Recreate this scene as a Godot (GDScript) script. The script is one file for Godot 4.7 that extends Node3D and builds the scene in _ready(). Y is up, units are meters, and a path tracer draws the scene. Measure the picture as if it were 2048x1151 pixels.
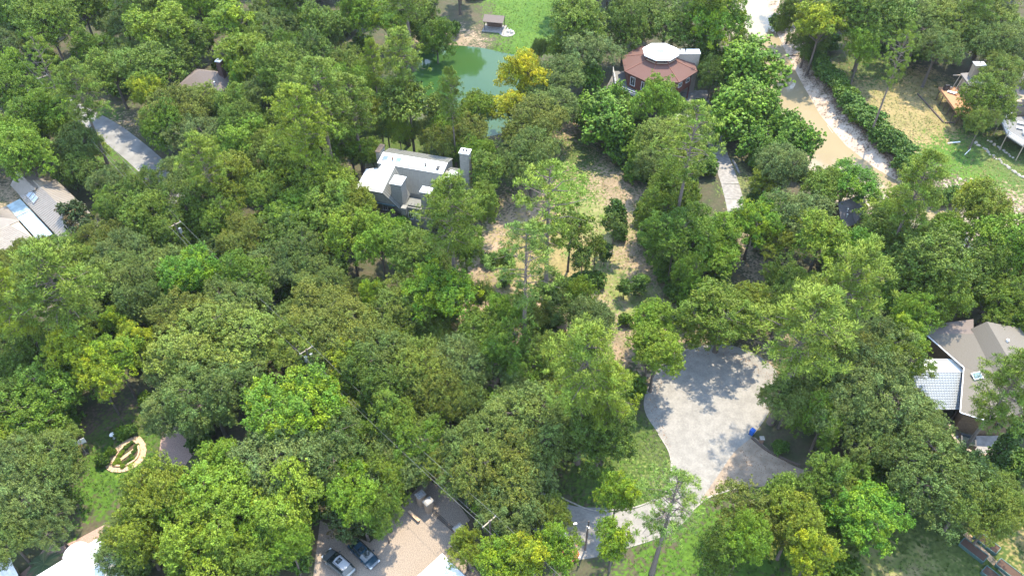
extends Node3D
# A wooded residential neighbourhood seen from a drone.

const CAM_H := 95.0
const CAM_F := 1600.0           # focal length in photo pixels (2048 wide)
const CAM_PITCH := 44.5
var cp := cos(deg_to_rad(CAM_PITCH))
var sp := sin(deg_to_rad(CAM_PITCH))
var M := {}
var names := {}
var rng := RandomNumberGenerator.new()

# ---------------------------------------------------------------- geometry helpers
# point at height h on the ray through a photo pixel
func G(x: float, y: float, h: float = 0.0) -> Vector3:
	var u := (x - 1024.0) / CAM_F
	var v := (y - 575.5) / CAM_F
	var d := Vector3(u, -sp - v * cp, -cp + v * sp)
	var t := (h - CAM_H) / d.y
	return Vector3(d.x * t, h, d.z * t)

func ppm(y: float, h: float) -> float:
	return CAM_F * (sp + (y - 575.5) / CAM_F * cp) / (CAM_H - h)

class MB:
	var v := PackedVector3Array()
	var n := PackedVector3Array()
	var c := PackedColorArray()
	var ix := PackedInt32Array()
	var col := Color.WHITE
	func tri(a: Vector3, b: Vector3, d: Vector3, nn: Vector3):
		var k := v.size()
		v.append(a); v.append(b); v.append(d)
		n.append(nn); n.append(nn); n.append(nn)
		c.append(col); c.append(col); c.append(col)
		ix.append(k)
		if (b - a).cross(d - a).dot(nn) > 0.0:
			ix.append(k + 2); ix.append(k + 1)
		else:
			ix.append(k + 1); ix.append(k + 2)
	# convex polygon, facing away from ref
	func poly(p: Array, ref: Vector3):
		var nn := Vector3.ZERO
		var m := Vector3.ZERO
		for i in p.size():
			var a: Vector3 = p[i]
			var b: Vector3 = p[(i + 1) % p.size()]
			nn += a.cross(b)
			m += a
		m /= p.size()
		nn = nn.normalized()
		if nn.dot(m - ref) < 0.0: nn = -nn
		for i in range(1, p.size() - 1): tri(p[0], p[i], p[i + 1], nn)
	func box(ctr: Vector3, s: Vector3, b := Basis.IDENTITY):
		var h := s * 0.5
		var q := []
		for i in 8:
			q.append(ctr + b * Vector3(h.x if i & 1 else -h.x, h.y if i & 2 else -h.y, h.z if i & 4 else -h.z))
		for f in [[0, 1, 3, 2], [4, 5, 7, 6], [0, 1, 5, 4], [2, 3, 7, 6], [0, 2, 6, 4], [1, 3, 7, 5]]:
			poly([q[f[0]], q[f[1]], q[f[2]], q[f[3]]], ctr)
	func bx(x0, x1, y0, y1, z0, z1):
		box(Vector3((x0 + x1) / 2.0, (y0 + y1) / 2.0, (z0 + z1) / 2.0), Vector3(x1 - x0, y1 - y0, z1 - z0))
	# sheet with thickness t measured down along its normal
	func slab(p: Array, t: float):
		var nn := Vector3.ZERO
		var m := Vector3.ZERO
		for i in p.size():
			var a: Vector3 = p[i]
			nn += a.cross(p[(i + 1) % p.size()])
			m += a
		m /= p.size()
		nn = nn.normalized()
		if nn.y < 0.0: nn = -nn
		var lo := []
		for q in p: lo.append(q - nn * t)
		var ctr := m - nn * t * 0.5
		poly(p, ctr); poly(lo, ctr)
		for i in p.size():
			var j := (i + 1) % p.size()
			poly([p[i], p[j], lo[j], lo[i]], ctr)
	# vertical prism over a convex or mild outline of Vector3 points
	func prism(p: Array, y0: float, y1: float):
		var m := Vector3.ZERO
		var a2 := PackedVector2Array()
		for q in p:
			m += q; a2.append(Vector2(q.x, q.z))
		m /= p.size(); m.y = (y0 + y1) / 2.0
		var tr := Geometry2D.triangulate_polygon(a2)
		for k in range(0, tr.size(), 3):
			var A := a2[tr[k]]; var B := a2[tr[k + 1]]; var C := a2[tr[k + 2]]
			tri(Vector3(A.x, y1, A.y), Vector3(B.x, y1, B.y), Vector3(C.x, y1, C.y), Vector3.UP)
			tri(Vector3(A.x, y0, A.y), Vector3(B.x, y0, B.y), Vector3(C.x, y0, C.y), Vector3.DOWN)
		var cw := Geometry2D.is_polygon_clockwise(a2)
		for i in p.size():
			var A := a2[i]; var B := a2[(i + 1) % p.size()]
			var e := (B - A).normalized()
			var nn := Vector3(e.y, 0, -e.x)
			if cw: nn = -nn
			tri(Vector3(A.x, y0, A.y), Vector3(B.x, y0, B.y), Vector3(B.x, y1, B.y), nn)
			tri(Vector3(A.x, y0, A.y), Vector3(B.x, y1, B.y), Vector3(A.x, y1, A.y), nn)
	# flat sheet at height y over an outline
	func sheet(a2: PackedVector2Array, y: float):
		var tr := Geometry2D.triangulate_polygon(a2)
		for k in range(0, tr.size(), 3):
			var A := a2[tr[k]]; var B := a2[tr[k + 1]]; var C := a2[tr[k + 2]]
			tri(Vector3(A.x, y, A.y), Vector3(B.x, y, B.y), Vector3(C.x, y, C.y), Vector3.UP)
	func tube(path: Array, rad: Array, sides := 6, cap := true):
		var rings := []
		var prev := Vector3.ZERO
		for i in path.size():
			var d: Vector3 = (path[min(i + 1, path.size() - 1)] - path[max(i - 1, 0)]).normalized()
			var s := d.cross(Vector3(0.31, 0.2, 0.93)).normalized() if prev == Vector3.ZERO else (prev - d * prev.dot(d)).normalized()
			prev = s
			var t := d.cross(s)
			var k := v.size()
			for j in sides:
				var a := TAU * j / sides
				var o := s * cos(a) + t * sin(a)
				v.append(path[i] + o * rad[i]); n.append(o); c.append(col)
			rings.append(k)
		for i in rings.size() - 1:
			for j in sides:
				var a: int = rings[i] + j
				var b: int = rings[i] + (j + 1) % sides
				var a2: int = rings[i + 1] + j
				var b2: int = rings[i + 1] + (j + 1) % sides
				var nn := n[a] + n[b]
				if (v[b] - v[a]).cross(v[a2] - v[a]).dot(nn) > 0.0:
					for q in [a, a2, b, b, a2, b2]: ix.append(q)
				else:
					for q in [a, b, a2, b, b2, a2]: ix.append(q)
		if cap:
			for e in [0, rings.size() - 1]:
				var p := []
				for j in sides: p.append(v[rings[e] + j])
				var inside: Vector3 = path[1] if e == 0 else path[path.size() - 2]
				poly(p, inside)
	# surface of revolution about y
	func lathe(prof: Array, ctr := Vector3.ZERO, sides := 12):
		for i in prof.size() - 1:
			for j in sides:
				var a := TAU * j / sides
				var b := TAU * (j + 1) / sides
				var p: Vector2 = prof[i]
				var q: Vector2 = prof[i + 1]
				poly([ctr + Vector3(cos(a) * p.x, p.y, sin(a) * p.x), ctr + Vector3(cos(b) * p.x, p.y, sin(b) * p.x), ctr + Vector3(cos(b) * q.x, q.y, sin(b) * q.x), ctr + Vector3(cos(a) * q.x, q.y, sin(a) * q.x)], ctr + Vector3(0, (p.y + q.y) * 0.5 - (0.001 if q.x < p.x else -0.001) * 50.0, 0))
	# parallel ribs from edge a-b towards edge d-c
	func seams(a: Vector3, b: Vector3, cc: Vector3, d: Vector3, step: float, w: float, hgt: float):
		var nn := (b - a).cross(d - a).normalized()
		if nn.y < 0.0: nn = -nn
		var k := int((b - a).length() / step)
		for i in range(1, k):
			var f := float(i) / k
			var p := a.lerp(b, f)
			var q := d.lerp(cc, f)
			var z := (q - p).normalized()
			var x := nn.cross(z).normalized()
			box((p + q) * 0.5 + nn * hgt * 0.5, Vector3(w, hgt, (q - p).length()), Basis(x, nn, z))
	func mesh(mat: Material) -> ArrayMesh:
		var arr := []
		arr.resize(Mesh.ARRAY_MAX)
		arr[Mesh.ARRAY_VERTEX] = v
		arr[Mesh.ARRAY_NORMAL] = n
		arr[Mesh.ARRAY_COLOR] = c
		arr[Mesh.ARRAY_INDEX] = ix
		var m := ArrayMesh.new()
		m.add_surface_from_arrays(Mesh.PRIMITIVE_TRIANGLES, arr)
		m.surface_set_material(0, mat)
		return m

func numbered(s: String) -> String:
	var k: int = names.get(s, 0)
	names[s] = k + 1
	return s if k == 0 else "%s_%03d" % [s, k]

func obj(called: String, mb: MB, mat: Material, parent: Node = null) -> MeshInstance3D:
	var o := MeshInstance3D.new()
	o.mesh = mb.mesh(mat)
	o.name = called if parent else numbered(called)
	(parent if parent else self).add_child(o, true)
	return o

func thing(called: String, label: String, cat: String, at := Transform3D.IDENTITY, group := "") -> Node3D:
	var o := Node3D.new()
	o.name = numbered(called)
	add_child(o)
	o.transform = at
	o.set_meta("label", label)
	o.set_meta("category", cat)
	if group: o.set_meta("group", group)
	return o

func tag(o: Node3D, label: String, cat: String, group := "") -> Node3D:
	o.set_meta("label", label)
	o.set_meta("category", cat)
	if group: o.set_meta("group", group)
	return o

func struct(called: String, mb: MB, mat: Material) -> MeshInstance3D:
	var o := obj(called, mb, mat)
	o.set_meta("kind", "structure")
	return o

func at(p: Vector3, dir := Vector3(1, 0, 0)) -> Transform3D:
	var x := Vector3(dir.x, 0, dir.z).normalized()
	return Transform3D(Basis(x, Vector3.UP, x.cross(Vector3.UP)), p)

# box part shorthand
func bxp(called: String, parent: Node, mat: Material, x0, x1, y0, y1, z0, z1) -> MeshInstance3D:
	var m := MB.new()
	m.bx(x0, x1, y0, y1, z0, z1)
	return obj(called, m, mat, parent)

# window set in a wall: frame (part) with a pane (sub-part); ctr on the wall face, nrm outward
func window(parent: Node, ctr: Vector3, nrm: Vector3, w: float, h: float, mat: Material, called := "window"):
	var x := Vector3.UP.cross(nrm).normalized()
	var b := Basis(x, Vector3.UP, nrm)
	var f := MB.new()
	for s in [-1, 1]:
		f.box(ctr + x * s * (w / 2 - 0.04) + nrm * 0.03, Vector3(0.08, h, 0.1), b)
		f.box(ctr + Vector3.UP * s * (h / 2 - 0.04) + nrm * 0.03, Vector3(w - 0.17, 0.08, 0.1), b)
	f.box(ctr + nrm * 0.03, Vector3(0.05, h - 0.17, 0.08), b)
	var fr := obj(called, f, mat, parent)
	var p := MB.new()
	p.box(ctr + nrm * 0.015, Vector3(w - 0.1, h - 0.1, 0.03), b)
	obj("pane", p, M.glass, fr)

# ---------------------------------------------------------------- materials
func lin(r, g, b) -> Color:
	return Color(r, g, b).linear_to_srgb()

func noise_tex(seed_: int, freq: float, lo: Color, hi: Color, size := 512, oct := 4, mid = null) -> NoiseTexture2D:
	var nz := FastNoiseLite.new()
	nz.seed = seed_; nz.frequency = freq; nz.fractal_octaves = oct
	nz.noise_type = FastNoiseLite.TYPE_SIMPLEX_SMOOTH
	var t := NoiseTexture2D.new()
	t.width = size; t.height = size; t.seamless = true; t.noise = nz
	var g := Gradient.new()
	if mid == null:
		g.offsets = PackedFloat32Array([0.2, 0.8]); g.colors = PackedColorArray([lo, hi])
	else:
		g.offsets = PackedFloat32Array([0.2, 0.5, 0.8]); g.colors = PackedColorArray([lo, mid, hi])
	t.color_ramp = g
	return t

var seed_count := 11
# linear base colour, roughness, metres per texture tile, contrast
func mat(r, g, b, rough := 0.9, tile := 3.0, con := 0.25, freq := 0.02, metal := 0.0) -> StandardMaterial3D:
	var m := StandardMaterial3D.new()
	m.roughness = rough
	m.metallic = metal
	if con > 0.0:
		seed_count += 1
		m.albedo_texture = noise_tex(seed_count, freq, lin(r * (1 - con), g * (1 - con), b * (1 - con)), lin(min(1, r * (1 + con)), min(1, g * (1 + con)), min(1, b * (1 + con))), 256, 5)
		m.uv1_triplanar = true
		m.uv1_world_triplanar = true
		m.uv1_scale = Vector3.ONE / tile
	else:
		m.albedo_color = lin(r, g, b)
	return m

func leaf_mat(tint: Color, rough := 0.55) -> StandardMaterial3D:
	var m := StandardMaterial3D.new()
	m.vertex_color_use_as_albedo = true
	m.albedo_color = Color(tint.r, tint.g, tint.b).linear_to_srgb()
	m.roughness = rough
	m.metallic_specular = 0.35
	m.backlight = Color(0.36, 0.46, 0.12)
	m.cull_mode = BaseMaterial3D.CULL_DISABLED
	return m

# worn paving: speckle, patches and long scuffs
func paving_image() -> ImageTexture:
	var nz := FastNoiseLite.new()
	var d := []
	for q in [[31, 0.012, 5, FastNoiseLite.FRACTAL_FBM], [32, 0.25, 3, FastNoiseLite.FRACTAL_FBM], [33, 0.02, 4, FastNoiseLite.FRACTAL_RIDGED], [34, 0.06, 4, FastNoiseLite.FRACTAL_FBM]]:
		nz.seed = q[0]; nz.frequency = q[1]; nz.fractal_octaves = q[2]; nz.fractal_type = q[3]
		nz.domain_warp_enabled = q[0] == 33
		nz.domain_warp_amplitude = 40.0
		d.append(nz.get_seamless_image(1024, 1024).get_data())
	var px := PackedByteArray()
	px.resize(1024 * 1024 * 3)
	var A: PackedByteArray = d[0]; var B: PackedByteArray = d[1]; var C: PackedByteArray = d[2]; var D: PackedByteArray = d[3]
	for i in 1024 * 1024:
		var rid: float = max(0.0, C[i] - 175.0) * 0.22
		var k := 126.0 + (A[i] - 128) * 0.07 + (B[i] - 128) * 0.09 + (D[i] - 128) * 0.07 + rid * (0.5 if A[i] > 120 else -0.7)
		px[i * 3] = int(k * 1.03); px[i * 3 + 1] = int(k); px[i * 3 + 2] = int(k * 0.95)
	return ImageTexture.create_from_image(Image.create_from_data(1024, 1024, false, Image.FORMAT_RGB8, px))

func make_materials():
	M.asphalt = mat(0.215, 0.212, 0.206, 0.92, 26.0, 0.2, 0.022)
	M.asphalt.albedo_texture = paving_image()
	M.road_old = mat(0.20, 0.196, 0.19, 0.92, 17.0, 0.2, 0.015)
	M.concrete = mat(0.26, 0.245, 0.225, 0.9, 7.0, 0.14, 0.02)
	M.concrete2 = mat(0.235, 0.22, 0.205, 0.9, 5.0, 0.18, 0.02)
	M.kerb = mat(0.29, 0.265, 0.23, 0.9, 3.0, 0.2)
	M.paver = mat(0.25, 0.20, 0.155, 0.9, 2.2, 0.3, 0.05)
	M.paver_apron = mat(0.26, 0.20, 0.145, 0.92, 11.0, 0.17, 0.02)
	M.brick_walk = mat(0.33, 0.225, 0.18, 0.9, 2.0, 0.3, 0.05)
	M.stone = mat(0.50, 0.345, 0.22, 0.9, 1.5, 0.3, 0.04)
	M.flag = mat(0.34, 0.30, 0.25, 0.9, 1.0, 0.45, 0.05)
	M.white = mat(0.76, 0.76, 0.75, 0.6, 4.0, 0.09, 0.03)
	M.membrane = mat(0.72, 0.72, 0.71, 0.7, 6.0, 0.12, 0.03)
	M.grey_metal = mat(0.135, 0.135, 0.12, 0.55, 5.0, 0.1, 0.02)
	M.grey_wall = mat(0.22, 0.21, 0.188, 0.85, 3.0, 0.14)
	M.grey_cap = mat(0.78, 0.78, 0.76, 0.7, 2.0, 0.05)
	M.tan_metal = mat(0.25, 0.218, 0.186, 0.55, 6.0, 0.1, 0.02)
	M.tan_wall = mat(0.38, 0.31, 0.23, 0.85, 3.0, 0.14)
	M.blue_roof = mat(0.30, 0.37, 0.385, 0.5, 6.0, 0.2, 0.015)
	M.red_shingle = mat(0.118, 0.06, 0.047, 0.95, 1.6, 0.3, 0.06)
	M.red_ridge = mat(0.19, 0.085, 0.06, 0.95, 1.0, 0.2)
	M.red_wall = mat(0.13, 0.045, 0.03, 0.8, 2.0, 0.15)
	M.brown_shingle = mat(0.15, 0.132, 0.108, 0.95, 1.8, 0.24, 0.06)
	M.brown_shingle2 = mat(0.165, 0.132, 0.115, 0.95, 1.8, 0.26, 0.06)
	M.slate = mat(0.19, 0.175, 0.175, 0.9, 1.5, 0.24, 0.06)
	M.tile_metal = mat(0.2, 0.225, 0.25, 0.4, 3.0, 0.08, 0.02)
	M.brown_wall = mat(0.20, 0.135, 0.08, 0.85, 2.0, 0.2)
	M.brick = mat(0.24, 0.15, 0.11, 0.9, 0.6, 0.4, 0.08)
	M.dark_brick = mat(0.10, 0.055, 0.045, 0.9, 0.7, 0.4, 0.08)
	M.tan_brick = mat(0.33, 0.25, 0.18, 0.9, 0.6, 0.35, 0.08)
	M.deck = mat(0.40, 0.20, 0.10, 0.8, 1.5, 0.2, 0.04)
	M.deck_grey = mat(0.16, 0.16, 0.16, 0.8, 1.5, 0.2, 0.04)
	M.timber = mat(0.10, 0.075, 0.06, 0.9, 1.0, 0.4, 0.05)
	M.wood_pale = mat(0.37, 0.30, 0.22, 0.85, 1.0, 0.25, 0.05)
	M.bark = mat(0.12, 0.098, 0.082, 0.95, 0.8, 0.45, 0.05)
	M.bark_pine = mat(0.15, 0.118, 0.10, 0.95, 0.9, 0.45, 0.05)
	M.dead_wood = mat(0.36, 0.33, 0.30, 0.95, 0.9, 0.2, 0.05)
	M.pole = mat(0.11, 0.085, 0.07, 0.9, 0.8, 0.3, 0.05)
	M.soil = mat(0.085, 0.05, 0.035, 0.95, 0.9, 0.4, 0.06)
	M.steel = mat(0.42, 0.43, 0.45, 0.35, 1.0, 0.08, 0.02, 0.5)
	M.dark_metal = mat(0.03, 0.03, 0.033, 0.5, 1.0, 0.0)
	M.black = mat(0.012, 0.012, 0.013, 0.6, 1.0, 0.0)
	M.wire = mat(0.14, 0.14, 0.14, 0.6, 1.0, 0.0)
	M.teal = mat(0.06, 0.10, 0.11, 0.7, 2.0, 0.15)
	M.bed_green = mat(0.06, 0.12, 0.11, 0.6, 1.0, 0.15)
	M.blue = mat(0.01, 0.10, 0.42, 0.45, 1.0, 0.1)
	M.red = mat(0.55, 0.06, 0.04, 0.4, 1.0, 0.1)
	M.rubber = mat(0.02, 0.02, 0.02, 0.85, 1.0, 0.0)
	M.paint_silver = mat(0.16, 0.18, 0.185, 0.25, 1.0, 0.0, 0.02, 0.5)
	M.paint_blue = mat(0.012, 0.035, 0.055, 0.2, 1.0, 0.0)
	for k in ["paint_silver", "paint_blue", "red"]:
		M[k].clearcoat_enabled = true
		M[k].clearcoat = 1.0
		M[k].clearcoat_roughness = 0.05
	M.glass = StandardMaterial3D.new()
	M.glass.albedo_color = lin(0.02, 0.028, 0.03)
	M.glass.roughness = 0.04
	M.glass.metallic_specular = 0.7
	M.skylight = StandardMaterial3D.new()
	M.skylight.albedo_color = lin(0.16, 0.22, 0.26)
	M.skylight.roughness = 0.12
	M.skylight.metallic_specular = 0.7
	M.creek = StandardMaterial3D.new()
	M.creek.albedo_texture = noise_tex(5, 0.006, lin(0.255, 0.205, 0.125), lin(0.285, 0.23, 0.142), 256, 2)
	M.creek.uv1_triplanar = true; M.creek.uv1_world_triplanar = true; M.creek.uv1_scale = Vector3.ONE / 30.0
	M.creek.roughness = 0.05
	M.pond = StandardMaterial3D.new()
	M.pond.albedo_texture = noise_tex(6, 0.006, lin(0.028, 0.070, 0.018), lin(0.040, 0.084, 0.022), 256, 3)
	M.pond.uv1_triplanar = true; M.pond.uv1_world_triplanar = true; M.pond.uv1_scale = Vector3.ONE / 40.0
	M.pond.roughness = 0.06
	for k in ["creek", "pond"]:
		var nz := FastNoiseLite.new()
		nz.seed = 7; nz.frequency = 0.03; nz.fractal_octaves = 4
		var t := NoiseTexture2D.new()
		t.width = 512; t.height = 512; t.seamless = true; t.noise = nz; t.as_normal_map = true; t.bump_strength = 1.2
		M[k].normal_enabled = true
		M[k].normal_texture = t
		M[k].normal_scale = 0.06

# ---------------------------------------------------------------- terrain
const X0 := -160.0
const Z0 := -232.0
const GW := 320.0
const GD := 200.0
const RES := 5.0              # texture pixels per metre
var creek := []                # [x, z, half width]
var pond := PackedVector2Array()

func P2(a: Array, h := 0.0) -> PackedVector2Array:
	var o := PackedVector2Array()
	for i in range(0, a.size(), 2):
		var p := G(a[i], a[i + 1], h)
		o.append(Vector2(p.x, p.z))
	return o

# closed Catmull-Rom through the outline
func smooth_outline(a: PackedVector2Array, k := 4) -> PackedVector2Array:
	var o := PackedVector2Array()
	var s := a.size()
	for i in s:
		for j in k:
			o.append(a[i].cubic_interpolate(a[(i + 1) % s], a[(i - 1 + s) % s], a[(i + 2) % s], float(j) / k))
	return o

func creek_dist(p: Vector2) -> float:
	var best := 1e9
	for i in creek.size() - 1:
		var a := Vector2(creek[i][0], creek[i][1])
		var b := Vector2(creek[i + 1][0], creek[i + 1][1])
		var ab := b - a
		var t: float = clamp((p - a).dot(ab) / ab.length_squared(), 0.0, 1.0)
		best = min(best, p.distance_to(a + ab * t) - lerp(creek[i][2], creek[i + 1][2], t))
	return best

func pond_dist(p: Vector2) -> float:
	var best := 1e9
	for i in pond.size():
		var q := Geometry2D.get_closest_point_to_segment(p, pond[i], pond[(i + 1) % pond.size()])
		best = min(best, p.distance_to(q))
	return -best if Geometry2D.is_point_in_polygon(p, pond) else best

func ground_h(x: float, z: float) -> float:
	var h := 0.0
	var p := Vector2(x, z)
	if x > 40.0 and z < -95.0:
		var d := creek_dist(p)
		if d < 8.0: h = min(h, lerp(-3.0, 0.0, smoothstep(-2.5, 7.0, d)))
	if x > -40.0 and x < 30.0 and z < -118.0:
		var d2 := pond_dist(p)
		if d2 < 3.0: h = min(h, lerp(-1.6, 0.0, smoothstep(-2.0, 2.5, d2)))
	return h

func build_ground():
	for c in [[1490, -70, 5.0], [1496, 0, 3.6], [1516, 60, 3.2], [1540, 115, 3.2], [1562, 170, 3.8], [1590, 235, 4.6], [1640, 300, 4.8], [1712, 352, 4.2], [1795, 400, 3.8], [1900, 445, 4.5], [2000, 500, 4.5], [2150, 560, 4.5], [2300, 600, 4.5]]:
		var p := G(c[0], c[1], -1.9)
		creek.append([p.x, p.z, c[2]])
	pond = smooth_outline(P2([838, 102, 890, 92, 960, 97, 1010, 108, 1062, 118, 1072, 170, 1050, 225, 1005, 262, 945, 268, 880, 245, 835, 205, 815, 150], -0.6))
	# what the ground is made of, as outlines on the ground
	var ids := [
		[3, [930, 470, 985, 430, 1090, 300, 1110, 240, 1180, 240, 1225, 320, 1290, 400, 1300, 500, 1340, 560, 1380, 640, 1385, 705, 1270, 745, 1150, 720, 1060, 745, 900, 760, 880, 640]],
		[2, [1000, 470, 1060, 430, 1130, 420, 1200, 430, 1240, 470, 1200, 560, 1090, 600, 1000, 570]],
		[6, [1105, 340, 1150, 330, 1220, 410, 1260, 440, 1230, 500, 1180, 490, 1110, 400]],
		[6, [1180, 500, 1240, 540, 1330, 590, 1345, 640, 1260, 650, 1200, 590]],
		[3, [1150, 255, 1190, 260, 1235, 330, 1270, 380, 1215, 395, 1160, 360]],
		[7, [1125, 270, 1165, 265, 1200, 310, 1190, 335, 1150, 335, 1110, 330]],
		[1, [1105, 335, 1150, 338, 1178, 385, 1165, 408, 1110, 400, 1085, 375]],
		[7, [1110, 990, 1180, 1014, 1280, 1010, 1330, 985, 1342, 945, 1340, 905, 1295, 830, 1200, 810, 1120, 880]],
		[6, [1285, 925, 1338, 912, 1342, 950, 1325, 965, 1275, 955]],
		[1, [1150, 960, 1230, 940, 1290, 975, 1300, 1000, 1200, 1008]],
		[1, [1265, 1095, 1340, 1068, 1400, 1012, 1485, 976, 1560, 985, 1620, 1060, 1610, 1170, 1240, 1170]],
		[1, [960, -30, 1120, -30, 1120, 60, 1110, 100, 1050, 110, 985, 106, 1000, 60]],
		[2, [1672, 112, 1720, 110, 1850, 135, 1905, 180, 1940, 240, 1900, 275, 1840, 300, 1800, 290, 1740, 230, 1690, 170]],
		[7, [1670, 110, 1760, 112, 1800, 130, 1790, 160, 1720, 160, 1690, 150]],
		[1, [1825, 300, 1880, 275, 1945, 258, 2070, 300, 2100, 420, 2000, 400, 1900, 370, 1850, 345]],
		[7, [1920, 265, 2000, 260, 2090, 340, 2060, 390, 1990, 350]],
		[1, [140, 900, 210, 830, 270, 790, 325, 800, 322, 900, 300, 960, 220, 1020, 150, 1030]],
		[7, [135, 880, 215, 815, 330, 790, 315, 870, 215, 890, 160, 930]],
		[5, [130, 880, 190, 830, 280, 785, 275, 800, 200, 850, 150, 900]],
		[7, [1640, 1010, 1800, 980, 1960, 960, 2100, 960, 2100, 1200, 1640, 1200]],
		[2, [1985, 1080, 2100, 1020, 2100, 1200, 2060, 1130]],
		[6, [1640, 1090, 1800, 1080, 1900, 1120, 1880, 1200, 1640, 1200]],
		[1, [30, 155, 70, 150, 120, 160, 110, 190, 60, 200]],
		[1, [160, 235, 185, 300, 215, 330, 235, 335, 300, 400, 330, 420, 300, 350, 215, 280, 175, 228]],
		[1, [178, 215, 235, 215, 250, 240, 215, 240]],
		[3, [215, 238, 262, 230, 275, 245, 245, 258]],
		[6, [1455, 305, 1480, 320, 1500, 380, 1505, 420, 1480, 420, 1460, 345]],
		[3, [1470, 430, 1500, 430, 1530, 500, 1555, 600, 1565, 720, 1520, 720, 1515, 620, 1490, 520]],
		[3, [1505, 690, 1555, 690, 1570, 740, 1545, 745]],
		[3, [840, 50, 930, 60, 960, 92, 840, 90]],
		[7, [700, 200, 800, 160, 850, 260, 960, 320, 1040, 300, 1040, 360, 940, 360, 740, 300]],
		[3, [0, 360, 40, 345, 30, 400, -40, 420]],
		[5, [1820, 660, 1880, 640, 1900, 690, 1860, 740, 1820, 730]],
		[3, [1960, 400, 2060, 380, 2080, 420, 1980, 440]],
	]
	var w := int(GW * RES)
	var h := int(GD * RES)
	var idmap := PackedByteArray()
	idmap.resize(w * h)
	for e in ids:
		var pts := smooth_outline(P2(e[1]), 3)
		var zmin := 1e9
		var zmax := -1e9
		for p in pts:
			zmin = min(zmin, p.y); zmax = max(zmax, p.y)
		for j in range(max(0, int((zmin - Z0) * RES)), min(h - 1, int((zmax - Z0) * RES)) + 1):
			var z := Z0 + (j + 0.5) / RES
			var xs := []
			for i in pts.size():
				var a := pts[i]; var b := pts[(i + 1) % pts.size()]
				if (a.y <= z) != (b.y <= z): xs.append(a.x + (z - a.y) / (b.y - a.y) * (b.x - a.x))
			xs.sort()
			for k in range(0, xs.size() - 1, 2):
				for i in range(max(0, int((xs[k] - X0) * RES)), min(w, int((xs[k + 1] - X0) * RES))): idmap[j * w + i] = e[0]
	# creek bank: bare sand on the inner side, litter on the other
	var nz := FastNoiseLite.new()
	nz.seed = 3; nz.frequency = 0.012; nz.fractal_octaves = 4
	var NA := nz.get_seamless_image(512, 512).get_data()
	nz.seed = 4; nz.frequency = 0.06; nz.fractal_octaves = 4
	var NB := nz.get_seamless_image(512, 512).get_data()
	nz.seed = 9; nz.frequency = 0.2; nz.fractal_octaves = 3
	var NC := nz.get_seamless_image(512, 512).get_data()
	for j in range(0, h):
		var z := Z0 + (j + 0.5) / RES
		if z > -100.0: break
		for i in range(int((50.0 - X0) * RES), w):
			var x := X0 + (i + 0.5) / RES
			if abs(x - 72.0) > 30.0: continue
			if (i & 3) == 0:
				var d := creek_dist(Vector2(x, z)) + (NB[(j & 511) * 512 + (i & 511)] - 128) * 0.012
				if d < 7.4:
					for q in 4:
						if i + q < w: idmap[j * w + i + q] = 4 if d < 4.8 else 5
	# A, B colours (sRGB bytes) per kind
	var ca := []
	var cb := []
	for p in [[0.085, 0.068, 0.042, 0.042, 0.055, 0.02], [0.046, 0.112, 0.006, 0.068, 0.13, 0.009], [0.27, 0.20, 0.09, 0.17, 0.15, 0.052], [0.31, 0.225, 0.15, 0.18, 0.14, 0.085], [0.50, 0.41, 0.33, 0.30, 0.225, 0.165], [0.13, 0.09, 0.065, 0.08, 0.058, 0.042], [0.25, 0.215, 0.10, 0.10, 0.15, 0.026], [0.048, 0.085, 0.011, 0.08, 0.105, 0.022]]:
		var A := lin(p[0], p[1], p[2])
		var B := lin(p[3], p[4], p[5])
		ca.append([A.r * 255, A.g * 255, A.b * 255])
		cb.append([B.r * 255, B.g * 255, B.b * 255])
	var px := PackedByteArray()
	px.resize(w * h * 3)
	var o := 0
	for j in h:
		var r1 := (j & 511) * 512
		var r2 := ((j * 2) & 511) * 512
		for i in w:
			var na := NA[r1 + (i & 511)]
			var nb := NB[r1 + ((i + 137) & 511)]
			var nc := NC[r2 + ((i * 2 + j) & 511)]
			var ii: int = clamp(i + ((nb - 128) >> 3) + ((nc - 128) >> 2), 0, w - 1)
			var jj: int = clamp(j + ((NB[r1 + ((i + 300) & 511)] - 128) >> 3) + ((NC[r1 + ((i + 77) & 511)] - 128) >> 2), 0, h - 1)
			var id := idmap[jj * w + ii]
			var t: float = clamp((na * 0.5 + nb * 0.9 + nc * 0.6 - 160.0) / 190.0, 0.0, 1.0)
			var A = ca[id]
			var B = cb[id]
			var g := 0.75 + nc * 0.00195
			px[o] = int(min(255.0, (A[0] + (B[0] - A[0]) * t) * g))
			px[o + 1] = int(min(255.0, (A[1] + (B[1] - A[1]) * t) * g))
			px[o + 2] = int(min(255.0, (A[2] + (B[2] - A[2]) * t) * g))
			o += 3
	var img := Image.create_from_data(w, h, false, Image.FORMAT_RGB8, px)
	var gm := StandardMaterial3D.new()
	gm.albedo_texture = ImageTexture.create_from_image(img)
	gm.roughness = 0.97
	# height field
	var nx := 256
	var nzc := 160
	var v := PackedVector3Array()
	var nn := PackedVector3Array()
	var uv := PackedVector2Array()
	var ix := PackedInt32Array()
	for j in nzc + 1:
		for i in nx + 1:
			var x := X0 + GW * i / nx
			var z := Z0 + GD * j / nzc
			v.append(Vector3(x, ground_h(x, z), z))
			uv.append(Vector2(float(i) / nx, float(j) / nzc))
	var s := nx + 1
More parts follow.
